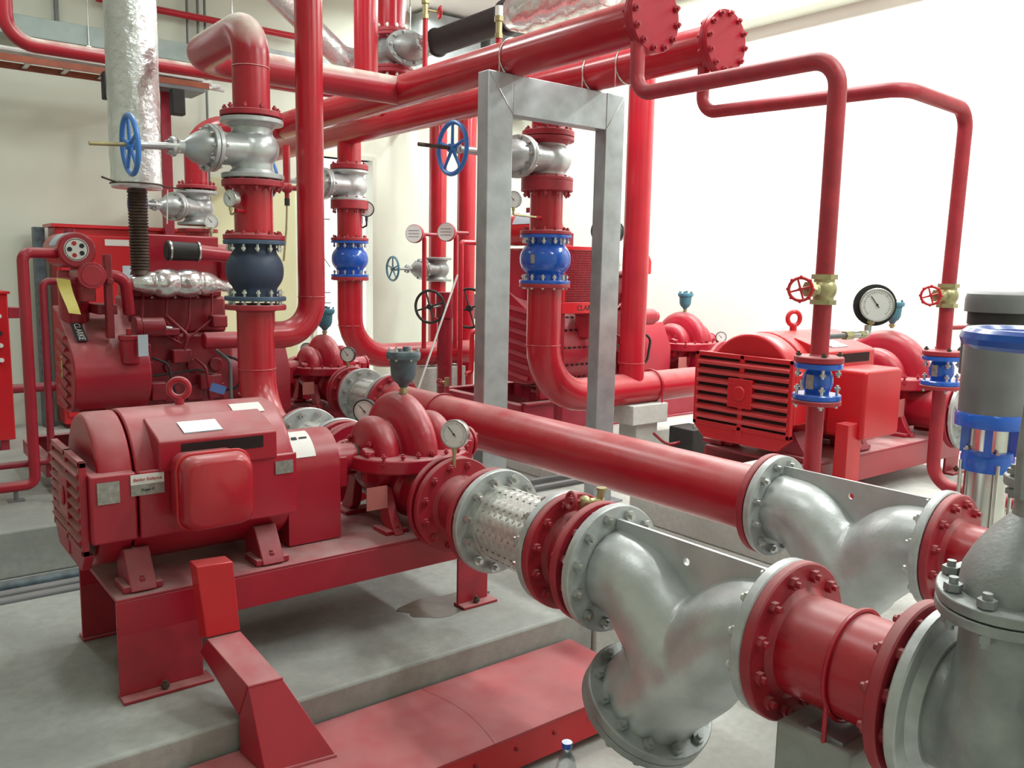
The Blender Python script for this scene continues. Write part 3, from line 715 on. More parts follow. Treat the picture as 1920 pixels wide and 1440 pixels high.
# ---- part three: the near pump set -----------------------------------------
X1, Y1, Z1 = 1.80, 3.02, .86; ZN = .72
motor(X1, Y1, Z1, 'large dusty red electric motor with rounded junction box on the foreground skid')
coupling_guard(X1, Y1, Z1, 'red arched coupling guard with a white sticker beside the foreground motor')
skid(X1, Y1, Z1, 'red steel skid carrying the foreground motor and pump')
pump(X1, Y1, Z1, 'glossy red split-case pump with grimy vent on the foreground skid', 2.65, 3.46)
air_valve((X1, 3.01, 1.095), 'grimy grey-blue air release valve on top of the foreground pump', SLAT, .92)
pg = P(852, 814, 'y', 2.60)
gauge('pressure_gauge', 'round pressure gauge over the suction flange of the foreground pump', pg, (-.82, -.55, .05), .054, [pg - V((0, 0, .05)), pg - V((0, 0, .08)), V((pg.x, pg.y, .87))], cs=CHR)
pg = P(684, 771, 'y', 3.40)
gauge('pressure_gauge', 'dark-rimmed pressure gauge on the discharge side of the foreground pump', pg, (-.75, -.65, .0), .054, [pg - V((0, 0, .05)), pg - V((0, 0, .10)), V((pg.x, pg.y + .02, .90))], cs=BLK)
spool('reducer_spool', 'short dusty red flanged spool bolted to the foreground pump suction', X1, ZN, 2.628, 2.385, .105, .185, REDF, REDF, nb=12)
braid('braided_connector', 'braided steel flexible connector between two silver flanges in the foreground', X1, ZN, 2.365, 1.985, .128, .19)
spool('test_spool', 'short red flanged spool with small valve between braided connector and strainer', X1, ZN, 1.978, 1.818, .12, .192, REDF, REDF, nb=12)
# small valve with red wheel on that spool
T = thing('drain_valve', 'tiny brass valve with red wheel on top of the short foreground spool', 'valve', (X1, 1.90, .84))
link('valve_body', G().cyl((X1, 1.90, .835), (X1, 1.90, .90), .013, n=12).sph((X1, 1.90, .895), .022, n=14).cyl((X1, 1.90, .895), (X1 + .06, 1.88, .895), .012, n=12).cyl((X1 + .05, 1.885, .895), (X1 + .055, 1.883, .93), .012, n=12).cyl((X1 + .055, 1.883, .93), (X1 + .055, 1.883, .938), .017, n=12), BRS, T)
link('wheel', G().cyl((X1, 1.90, .895), (X1 - .05, 1.91, .905), .006, n=8).tubering((X1 - .05, 1.91, .905), (-1, .2, .2), .026, .007, 20, 8).hexa((X1 - .06, 1.912, .907), (X1 - .035, 1.908, .902), .012), REDF, T)
strainer('silver Y-strainer in the foreground with basket leg reaching down', X1, ZN, 1.785, 1.150, .130, .198)
spool('pipe_spool', 'dusty red flanged pipe spool between the foreground strainer and gate valve', X1, ZN, 1.148, .812, .125, .200, REDF, REDP, ring=.97, nb=12)
gate_valve('gate_valve', 'large silver gate valve at the lower right corner with domed bonnet', (X1, .625, ZN), (0, 1, 0), (0, 0, 1), .25, .34, SILD, BLU, .142, .775, .06, FLG, .200, bm_=SILD, stm=SILD, bsz=.030, rimk=.14, yk=.56)
T = thing('pipe_support', 'grey concrete block under the red spool beside the foreground strainer', 'support', (1.80, .97, 0))
link('block', G().bx(1.68, 2.02, .90, 1.09, 0, .57), SILD if False else PADM, T, bev=.008)
link('saddle_plate', G().bx(1.70, 1.90, .93, 1.02, .57, .578), GALV, T)
T = thing('plastic_bottle', 'clear plastic bottle with blue cap standing on the floor below the trunking', 'bottle', P(1062, 1440, 'z', .12))
bc = V(T.location); bc.z = 0
BOT = mat('clear_plastic', (.8, .85, .9), .08); BOT.node_tree.nodes['Principled BSDF'].inputs['Transmission Weight'].default_value = .9
T.location = bc
link('bottle_body', G().lathe(bc, (0, 0, 1), [(0, .028), (.01, .032), (.12, .032), (.15, .026), (.175, .013), (.19, .013)], 24), BOT, T)
link('cap', G().cyl(bc + V((0, 0, .188)), bc + V((0, 0, .205)), .016, n=20), BLU, T)

# discharge of the near pump
XA, YA = 1.80, 4.60
spool('outlet_spool', 'short red flanged spool on the far side of the foreground pump', X1, ZN, 3.57, 3.47, .10, .185, REDF, REDF, nb=8)
braid('braided_connector', 'silver flanged braided connector behind the coupling guard', X1, ZN, 3.96, 3.58, .115, .19)
T = pipe('discharge_riser', 'red riser with a side tee standing behind the foreground motor', [(XA, 3.965, ZN), (XA, YA, ZN), (XA, YA, 1.385)], .103, REDP, .30, seams=[((XA, YA, 1.04), (0, 0, 1)), ((XA, YA, .90), (0, 0, 1))])
flange(T, (XA, 3.98, ZN), (0, 1, 0), .185, .026, REDF, hub=.015, hubr=.103)
flange(T, (XA, YA, 1.385), (0, 0, -1), .165, .030, REDF, hub=.012, hubr=.103)
T = pipe('bypass_pipe', 'plain red pipe rising from the riser tee to the ceiling at left of centre', [(XA + .06, YA, 1.225), (2.135, YA, 1.225), (2.135, YA, 4.7)], .0765, REDP, .19, seams=[((2.135, YA, 1.44), (0, 0, 1))])
check_valve('check_valve', 'dull navy bulging check valve on the riser behind the foreground motor', (XA, YA, 1.585), (0, 0, 1), .205, .33, NAVY, NAVF, .165, CHR, 12, tag=False, bulge=.93)
T = thing('pipe_spool', 'red flanged spool between the navy check valve and the silver gate valve', 'pipe', (XA, YA, 1.9))
link('pipe_barrel', G().cyl((XA, YA, 1.755), (XA, YA, 2.06), .103, n=40).cyl((XA - .08, YA - .06, 1.90), (XA - .135, YA - .10, 1.90), .011, n=10), REDP, T)
flange(T, (XA, YA, 1.765), (0, 0, 1), .165, .028, REDF, 12, REDF, .03, hub=.01, hubr=.103)
flange(T, (XA, YA, 2.052), (0, 0, -1), .165, .034, REDF, 12, REDF, .04, hub=.012, hubr=.103)
gate_valve('gate_valve', 'silver gate valve with blue handwheel and long brass stem at upper left', (XA, YA, 2.235), (0, 0, 1), (-.995, 0, -.06), .20, .315, SIL, BLUL, .142, .615, .20, FLG, .165, nb=12)
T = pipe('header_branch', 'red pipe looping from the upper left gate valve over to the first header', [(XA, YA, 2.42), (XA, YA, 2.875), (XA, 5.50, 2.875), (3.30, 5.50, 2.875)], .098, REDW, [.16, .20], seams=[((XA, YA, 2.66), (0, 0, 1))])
flange(T, (XA, YA, 2.415), (0, 0, 1), .165, .030, REDF, 10, REDF, .05, hub=.012, hubr=.098)
pg = P(432, 372, 'y', 4.50)
gauge('pressure_gauge', 'small round gauge on the spool above the navy check valve', pg, (-.9, -.4, 0), .045, [pg - V((0, 0, .04)), pg - V((0, 0, .085)), (XA - .10, YA - .05, 1.90)])

# ---- headers ------------------------------------------------------------------
XH1, XH2, ZH = 3.28, 3.95, 2.895
def header(nm, label, X, z, y0, y1, r, fR, straps):
    T = pipe(nm, label, [(X, y1, z), (X, y0 + .05, z)], r, REDP, 0, cat='header pipe')
    o = flange(T, (X, y0 + .045, z), (0, 1, 0), fR, .026, RED, hub=.016, hubr=r)
    o = link('blind_cap', G().lathe((X, y0 + .014, z), (0, -1, 0), [(-.014, fR * .3), (-.014, fR), (.010, fR), (.014, fR * .985), (.014, fR * .2)], 48), RED, T)
    bolts(T, o, (X, y0 + .026, z), (0, 1, 0), fR * .88, 12, .030, .055, REDF, ph=.1)
    for ys in straps:
        link('strap', G().tubering((X, ys, z), (0, 1, 0), r + .004, .005, 48, 8).cyl((X - r, ys, z), (X - r, ys, z - r - .03), .005), STL, T)
    return T
header('header_pipe', 'thick red header pipe with bolted blind end, nearer and higher of the two', XH1, ZH - .015, 3.06, 7.75, .112, .172, [4.20])
header('header_pipe', 'thick red header pipe with bolted blind end, farther one behind the galvanized frame', XH2, ZH, 3.15, 9.45, .112, .172, [4.20, 3.9])
pipe('supply_riser', 'red vertical pipe dropping from the ceiling onto the first header', [(XH1, 6.05, 4.7), (XH1, 6.05, ZH + .05)], .092, REDP)

# ---- galvanized portal frame ------------------------------------------------------
T = thing('portal_frame', 'tall galvanized steel frame carrying both red headers', 'frame', (3.0, 4.15, 0))
GX0, GX1, GY0, GY1, GZ = 3.05, 4.185, 4.15, 4.255, 2.775
link('post', G().bx(GX0, GX0 + .19, GY0, GY1, 0, GZ - .0), GALV, T, bev=.006)
link('post', G().bx(GX1 - .17, GX1, GY0, GY1, 0, GZ - .0), GALV, T, bev=.006)
link('lintel', G().bx(GX0 + .19, GX1 - .17, GY0 + .002, GY1 - .002, GZ - .235, GZ - .001), GALV, T, bev=.004)
link('mitre_weld', G().cyl((GX0 + .01, GY0 - .001, GZ - .01), (GX0 + .19, GY0 - .001, GZ - .235), .003, n=6), CHR, T); link('mitre_weld', G().cyl((GX1 - .01, GY0 - .001, GZ - .01), (GX1 - .17, GY0 - .001, GZ - .235), .003, n=6), CHR, T)
for x in (GX0, GX1 - .20): link('base_plate', G().bx(x - .04, x + .275, GY0 - .04, GY1 + .04, 0, .012), GALV, T)

# ---- line 2 -------------------------------------------------------------------------
X2, Z2 = 2.85, .715
T = thing('suction_pipe', 'long glossy red suction pipe crossing the middle of the room', 'pipe', (X2, 3.4, Z2))
link('pipe_barrel', G().cyl((X2, 4.86, Z2), (X2, 1.95, Z2), .134, n=48), REDP, T)
flange(T, (X2, 4.89, Z2), (0, -1, 0), .195, .030, REDF, 12, REDF, .05, hub=.02, hubr=.134)
flange(T, (X2, 1.945, Z2), (0, 1, 0), .200, .030, REDF, hub=.012, hubr=.134)
link('u_bolt', G().tubering((X2, 4.30, Z2), (0, 1, 0), .139, .006, 48, 8), RED, T)
strainer('silver Y-strainer at right on the long red suction pipe', X2, Z2, 1.925, 1.250, .135, .200)
T = spool('pipe_spool', 'red flanged pipe stub right of the second strainer', X2, Z2, 1.248, .25, .105, .195, REDF, REDP, nb=12)
T = thing('pipe_support', 'galvanized prop under the long red suction pipe', 'support', (X2, 4.3, 0)); link('prop', G().bx(X2 - .05, X2 + .05, 4.26, 4.34, 0, .57), GALV, T, bev=.004); link('saddle', G().bx(X2 - .10, X2 + .10, 4.24, 4.36, .57, .582), GALV, T)
for y, lb in ((1.90, 'concrete prop under the second strainer inlet'),): pass
braid('braided_connector', 'braided connector with silver flanges on the pump of the diesel set at left', X2, Z2, 5.33, 4.93, .118, .192)
P2 = pump(X2, 5.92, .86, 'pinkish red split-case pump driven by the diesel engine at left', 5.50, 6.35)
spool('reducer_spool', 'short red flanged spool between the diesel-driven pump and its braided connector', X2, Z2, 5.49, 5.34, .11, .185, REDF, REDF, nb=12)
air_valve((X2, 5.92, 1.10), 'blue-grey air release valve on the pump of the left diesel set', TEAL, 1.0)
pg = P(652, 665, 'y', 5.5)
gauge('pressure_gauge', 'dark round gauge beside the hump of the pump of the left diesel set', pg, (-.75, -.65, 0), .055, [pg - V((0, 0, .05)), pg - V((0, 0, .09)), (X2, 5.5, .88)], cs=BLK)
pg = P(575, 655, 'y', 6.2)
gauge('pressure_gauge', 'black-backed gauge left of the hump of the pump of the left diesel set', pg, (-.75, -.65, 0), .05, [pg - V((0, 0, .05)), pg - V((0, 0, .09)), (X2 - .1, 6.2, .86)], cs=BLK)

# ---- small risers at right ---------------------------------------------------------------
def small_set(X, Y, zs, r, lbl, grp):
    zv, zc = zs
    T = thing('globe_valve', 'small brass valve with red handwheel on the %s small riser' % lbl, 'valve', (X, Y, zv))
    link('valve_body', G().cyl((X, Y, zv - .062), (X, Y, zv - .042), .052, n=6).cyl((X, Y, zv + .042), (X, Y, zv + .062), .052, n=6).sph((X, Y, zv), .052, n=20).cyl((X, Y, zv - .05), (X, Y, zv + .05), .042, n=16).cyl((X, Y, zv), (X - .075, Y + .02, zv - .002), .034, .026, n=16).hexa((X - .06, Y + .016, zv), (X - .085, Y + .022, zv), .034), BRS, T)
    link('stem', G().cyl((X - .08, Y + .02, zv), (X - .125, Y + .034, zv), .008, n=10), CHR, T)
    handwheel(T, (X - .118, Y + .032, zv), (-.86, -.5, 0), .046, .0065, REDB, 4, 8)
    c = check_valve('check_valve', 'small bright blue check valve on the %s small riser' % lbl, (X, Y, zc), (0, 0, 1), r * 2.1, .155, BLU, BLU, .098, CHR, 4, tag=True, bulge=.64, bsz=.022)
small_set(3.2, 1.985, (1.562, 1.180), .036, 'nearer', None)
small_set(4.545, 2.10, (1.527, 1.135), .036, 'farther', None)
def riser_small(label, pts_up, pts_dn, X, Y, zv, zc, r, bends):
    T = pipe('small_riser', label, pts_up, r, REDF, bends, n=20, seams=[(Vp, ax) for Vp, ax in ()])
    link('pipe_middle', G().cyl((X, Y, zv - .06), (X, Y, zc + .095), r, n=20), REDF, T)
    link('pipe_lower', G().path(pts_dn, r * .96, 20, .12), REDF, T)
    flange(T, (X, Y, zc + .092), (0, 0, 1), .100, .026, REDF, 4, RUST, .03, hub=.008, hubr=r, bsz=.02)
    flange(T, (X, Y, zc - .088), (0, 0, -1), .100, .020, REDF, hub=.008, hubr=r)
    return T
riser_small('thin red pipe from the nearer header end bending down to a small blue valve', [(3.2, 3.10, 2.80), (3.2, 3.10, 2.50), (3.2, 1.985, 2.487), (3.2, 1.985, 1.60)],
            [(3.2, 1.985, 1.10), (3.2, 1.985, .40), (3.55, 1.985, .36)], 3.2, 1.985, 1.562, 1.180, .037, [.10, .12])
riser_small('thin red pipe from the farther header end bending twice down at far right', [(3.95, 3.30, 2.80), (3.95, 3.30, 2.53), (3.95, 2.10, 2.49), (4.575, 2.10, 2.47), (4.545, 2.10, 1.57)],
            [(4.545, 2.10, 1.05), (4.55, 2.10, .52), (4.55, 1.40, .50)], 4.545, 2.10, 1.527, 1.135, .036, [.10, .10, .10])
T = thing('gauge_branch', 'thin grey pipe with brass fittings leading from the nearer riser to the big gauge', 'pipe', (3.2, 1.985, 1.36))
link('stub', G().cyl((3.22, 1.985, 1.365), (3.40, 1.985, 1.365), .012, n=12), GRY, T); link('fittings', G().hexa((3.38, 1.985, 1.365), (3.44, 1.985, 1.365), .020).hexa((3.50, 1.985, 1.365), (3.54, 1.985, 1.365), .018), BRS, T)
link('elbow', G().path([(3.44, 1.985, 1.365), (3.57, 1.985, 1.365), (3.57, 1.985, 1.405)], .015, 12, .02), CHR, T)
gauge('pressure_gauge', 'large chrome pressure gauge with black ring in front of the white wall', (3.585, 1.96, 1.495), (-.72, -.69, .05), .072, [(3.575, 1.975, 1.425), (3.575, 1.98, 1.40)], cs=STL, back=True, needle=2.2)
pipe('cross_tube', 'thin red tube leaving the farther small riser to the right', [(4.56, 2.10, 1.36), (5.1, 2.0, 1.36)], .013, REDF)

# ---- vertical multistage pump --------------------------------------------------------------
JX, JY = 3.80, 1.53
T = thing('vertical_pump', 'grey and blue vertical multistage pump with stainless sleeve at right edge', 'pump', (JX, JY, .1))
def lz(nm, prof, m, n=40, lab=None, **k):
    o = link(nm, G().lathe((JX, JY, 0), (0, 0, 1), prof, n), m, T, **k); return o
lz('fan_cover', [(1.482, .130), (1.482, .140), (1.535, .140), (1.556, .134), (1.568, .118), (1.575, .09), (1.577, .04)], GRY)
lz('motor_neck', [(1.43, .126), (1.482, .126)], BLK)
lz('motor_barrel', [(1.06, .126), (1.06, .130), (1.40, .131), (1.43, .122)], GRY)
g = G().bx(JX + .05, JX + .15, JY + .05, JY + .18, 1.20, 1.36); link('terminal_box', g, GRY, T, bev=.01)
lz('motor_flange', [(1.0, .10), (1.0, .138), (1.045, .140), (1.06, .132)], BLU)
g = G()
for a in (0.3, 1.9, 3.5, 5.1): g.box((JX + .085 * math.cos(a), JY + .085 * math.sin(a), .945), (.045, .03, .13), M.Rotation(a, 3, 'Z'))
g.lathe((JX, JY, 0), (0, 0, 1), [(.878, .06), (.878, .098), (.895, .098), (.90, .07)], 32); link('lantern', g, BLU, T)
lz('coupling_cover', [(.895, .074), (.895, .078), (.998, .078), (.998, .07)], STL)
o = lz('head_flange', [(.81, .07), (.81, .102), (.865, .104), (.878, .10), (.88, .05)], BLU)
bolts(T, o, (JX, JY, .882), (0, 0, 1), .088, 4, .022, .02, CHR)
lz('stainless_sleeve', [(.20, .080), (.20, .083), (.81, .083), (.81, .075)], STL)
g = G()
for i in range(4): a = PI / 4 + i * PI / 2; g.cyl((JX + .105 * math.cos(a), JY + .105 * math.sin(a), .16), (JX + .105 * math.cos(a), JY + .105 * math.sin(a), .85), .008, n=10)
link('tie_rods', g, STL, T)
o = lz('base_casting', [(.0, .13), (.03, .13), (.05, .10), (.16, .10), (.20, .105), (.21, .06)], BLU)
link('port_stub', G().cyl((JX - .18, JY, .10), (JX + .18, JY, .10), .032), BLU, T)
T = pipe('small_pipe', 'thin red vertical pipe beside the stainless sleeve of the vertical pump', [(JX + .16, JY + .06, 0.0), (JX + .16, JY + .06, .80)], .03, REDD)

# ---- scaled right-hand sets ------------------------------------------------------------------
def rescale(T, C, k):
    C = V(C); T.location = C + (V(T.location) - C) * k; T.scale = (k, k, k)
K = 1.35; X3, Y3, Z3 = 5.90, 3.10, .91; C3 = (X3, Y3, Z3)
def unit(v_, c_): return c_ + (v_ - c_) / K
rescale(motor(X3, Y3, Z3, 'bright red electric motor with louvred end at right in front of the white wall', labels=False, flat=True), C3, K)
rescale(coupling_guard(X3, Y3, Z3, 'red coupling guard between the right-hand motor and pump', sticker=False), C3, K)
rescale(pump(X3, Y3, Z3, 'big red split-case pump at right behind the blue small valves', unit(2.56, Y3), unit(3.75, Y3), pm=RED), C3, K)
_pz = PZ; PZ = Z3 - (Z3 - PZ) / K
rescale(skid(X3, Y3, Z3, 'red steel skid under the right-hand motor and pump'), C3, K)
PZ = _pz
air_valve((X3, Y3, 1.255), 'teal air release valve on the big pump behind the large gauge', TEAL, .95)
# motor lifting eye is part of the motor; upright cable box + floor trunking
T = thing('cable_chute', 'red upright cable box under the right-hand motor with a bright red floor duct', 'cable duct', (4.95, 2.6, 0))
link('upright_box', G().bx(4.44, 4.59, 2.54, 2.62, .41, .78), REDB, T, bev=.004)
link('floor_duct', boxpath([[(4.46, 2.62, .33), (4.61, 2.62, .33), (4.61, 2.62, .43), (4.46, 2.62, .43)], [(4.44, 2.19, .33), (4.585, 2.19, .33), (4.585, 2.19, .43), (4.44, 2.19, .43)]]), REDB, T, bev=.003)
link('duct_stand', G().bx(4.48, 4.56, 2.25, 2.33, 0, .33), REDD, T)
ZR = .70
braid('braided_connector', 'braided connector with silver flanges on the right-hand pump suction', X3, ZR + .02, 2.545, 2.13, .15, .25, N=20)
T = pipe('suction_pipe', 'red suction pipe running from the right-hand braided connector', [(X3, 2.12, ZR + .02), (X3, .2, ZR + .02)], .137, REDP); flange(T, (X3, 2.11, ZR + .02), (0, -1, 0), .25, .03, REDF)

# discharge line of the right-hand pump
YB_, XB = 4.70, 3.985
T = pipe('discharge_riser', 'thick red riser with wide bottom bend behind the galvanized frame', [(X3, 3.78, ZR), (X3, YB_, ZR), (XB, YB_, .68), (XB, YB_, 1.495)], .125, REDP, [.3, .40],
         seams=[((XB, YB_, 1.08), (0, 0, 1)), ((5.17, YB_, ZR), (1, 0, 0))])
flange(T, (X3, 3.79, ZR), (0, 1, 0), .22, .03, REDF)
flange(T, (XB, YB_, 1.508), (0, 0, -1), .185, .028, REDF, hub=.012, hubr=.125)
link('u_bolt', G().tubering((5.15, YB_, ZR), (1, 0, 0), .130, .007, 48, 8).cyl((5.15, YB_ - .13, ZR), (5.15, YB_ - .13, ZR - .2), .007), RED, T)
T = pipe('bypass_riser', 'tall red riser right of the galvanized frame rising to the ceiling', [(4.915, YB_, ZR + .05), (4.915, YB_, 4.7)], .102, REDP, seams=[((4.915, YB_, .90), (0, 0, 1))])
check_valve('check_valve', 'glossy bright blue check valve seen through the galvanized frame', (XB, YB_, 1.695), (0, 0, 1), .25, .345, BLU, BLU, .185, CHR, 12, bulge=.99)
T = thing('pipe_spool', 'red flanged spool between blue check valve and gate valve inside the galvanized frame', 'pipe', (XB, YB_, 2.0))
link('pipe_barrel', G().cyl((XB, YB_, 1.87), (XB, YB_, 2.24), .118, n=40).cyl((XB - .10, YB_ - .06, 1.98), (XB - .18, YB_ - .10, 1.98), .012, n=10), REDP, T)
flange(T, (XB, YB_, 1.882), (0, 0, 1), .185, .026, REDF, 12, REDF, .03, hub=.01, hubr=.118)
flange(T, (XB, YB_, 2.205), (0, 0, -1), .185, .070, REDF, 12, REDF, .10)
gate_valve('gate_valve', 'silver gate valve with blue handwheel left of the galvanized frame post', (XB, YB_, 2.39), (0, 0, 1), (-1, 0, 0), .24, .30, SIL, BLUL, .163, .80, .27, REDF, .185, stm=RUST)
T = thing('header_drop', 'red flanged stub joining the gate valve to the farther header', 'pipe', (XB, YB_, 2.6)); link('pipe_barrel', G().cyl((XB, YB_, 2.545), (XB, YB_, 2.86), .118, n=40), REDP, T)
flange(T, (XB, YB_, 2.565), (0, 0, 1), .185, .040, REDF, 12, REDF, .05, hub=.02, hubr=.118)
pg = P(963, 374, 'y', 4.55)
gauge('pressure_gauge', 'round gauge peeping out right of the left galvanized post', pg, (-.7, -.7, 0), .055, [pg - V((0, 0, .05)), pg - V((0, 0, .10)), (XB - .17, YB_ - .10, 1.98)])
T = thing('pipe_support', 'grey stepped block carrying the big discharge pipe right of the frame', 'support', (5.0, 4.7, 0))
link('block', G().bx(4.80, 5.20, 4.55, 4.85, .42, .575), PAD2, T, bev=.006); link('stem_block', G().bx(4.90, 5.14, 4.60, 4.80, 0, .42), PAD2, T, bev=.006)

# ---- pump 4 and its line --------------------------------------------------------------------------
X4, Y4, Z4 = 7.0, 5.95, .88; C4 = (X4, Y4, Z4)
def unit4(v_, c_): return c_ + (v_ - c_) / K
rescale(pump(X4, Y4, Z4, 'red split-case pump far away in front of the white wall', unit4(5.4, Y4), unit4(6.6, Y4)), C4, K)
air_valve((X4, Y4, 1.20), 'small teal air release valve on the farthest pump', TEAL, 1.05)
pg = P(1352, 632, 'y', 5.6)
gauge('pressure_gauge', 'small grey gauge right of the farthest pump', pg, (-.7, -.7, 0), .055, [pg - V((0, 0, .05)), pg - V((0, 0, .1)), (X4 + .1, 5.6, .85)], cs=BLK)
XD, YD = 3.985, 7.70
T = pipe('discharge_riser', 'red riser with bottom bend in front of the bright doorway', [(X4, 6.62, ZR), (X4, YD, ZR), (XD, YD, .71), (XD, YD, 1.49)], .125, REDP, [.3, .40], seams=[((XD, YD, 1.03), (0, 0, 1)), ((4.95, YD, ZR), (1, 0, 0))])
flange(T, (XD, YD, 1.497), (0, 0, -1), .185, .034, REDF, hub=.012, hubr=.125)
check_valve('check_valve', 'bright blue check valve in front of the bright doorway', (XD, YD, 1.69), (0, 0, 1), .25, .35, BLU, BLU, .185, CHR, 12, bulge=.97, tag=False)
T = thing('pipe_spool', 'red flanged spool above the blue check valve by the doorway', 'pipe', (XD, YD, 2.0)); link('pipe_barrel', G().cyl((XD, YD, 1.87), (XD, YD, 2.24), .122, n=36), REDP, T)
flange(T, (XD, YD, 1.882), (0, 0, 1), .185, .028, REDF, 10, REDF, .04); flange(T, (XD, YD, 2.215), (0, 0, -1), .185, .085, REDF, 10, REDF, .12)
gate_valve('gate_valve', 'silver gate valve above the blue check valve by the doorway', (XD, YD, 2.40), (0, 0, 1), (-1, 0, 0), .25, .29, SIL, BLUL, .16, .80, .2, SIL, .185, stm=RUST)
T = thing('header_drop', 'red flanged stub joining the doorway gate valve to the farther header', 'pipe', (XD, YD, 2.6)); link('pipe_barrel', G().cyl((XD, YD, 2.545), (XD, YD, 2.86), .115, n=36), REDP, T)
flange(T, (XD, YD, 2.575), (0, 0, 1), .185, .05, REDF, 10, REDF, .06, hub=.02, hubr=.115)
pg = P(687, 392, 'y', 7.6)
gauge('pressure_gauge', 'black-rimmed gauge on the spool by the doorway', pg, (-.6, -.8, 0), .075, [pg - V((0, 0, .07)), pg - V((0, 0, .16)), (XD + .12, 7.65, 2.0)], cs=BLK, stem_m=BLK)
T = thing('pipe_support', 'grey support block under the far horizontal red pipe', 'support', (5.0, YD, 0)); link('block', G().bx(4.80, 5.3, YD - .15, YD + .15, 0, .565), PAD2, T, bev=.006)

# ---- riser of the left diesel set ----------------------------------------------------------------------
XE, YE = 2.52, 7.75
T = pipe('discharge_riser', 'red riser rising behind the left diesel engine', [(X2, 6.38, Z2), (X2, 7.2, Z2), (XE, YE, .9), (XE, YE, 1.86)], .10, REDP, [.2, .25])
flange(T, (X2, 6.39, Z2), (0, 1, 0), .185, .026, REDF); flange(T, (XE, YE, 1.905), (0, 0, -1), .17, .03, REDF)
link('riser_pipe', G().cyl((XE, YE, 1.8), (XE, YE, 1.92), .1, n=30), REDP, T)
gate_valve('gate_valve', 'silver gate valve seen between the foil duct and the navy check valve', (XE, YE, 2.10), (0, 0, 1), (-.95, -.3, 0), .20, .30, SIL, BLUL, .13, .56, .08, FLG, .17)
T = pipe('header_branch', 'red pipe bending from the left rear gate valve into the nearer header', [(XE, YE, 2.27), (XE, YE, 2.80), (3.28, YE - .1, 2.86)], .10, REDP, .28); flange(T, (XE, YE, 2.28), (0, 0, 1), .17, .03, REDF, 10, REDF, .06)
pg = P(396, 415, 'y', 7.5)
gauge('pressure_gauge', 'small gauge right of the left rear gate valve', pg, (-.5, -.8, 0), .06, [pg - V((0, 0, .05)), pg - V((0, 0, .14)), (XE + .05, 7.7, 1.72)])
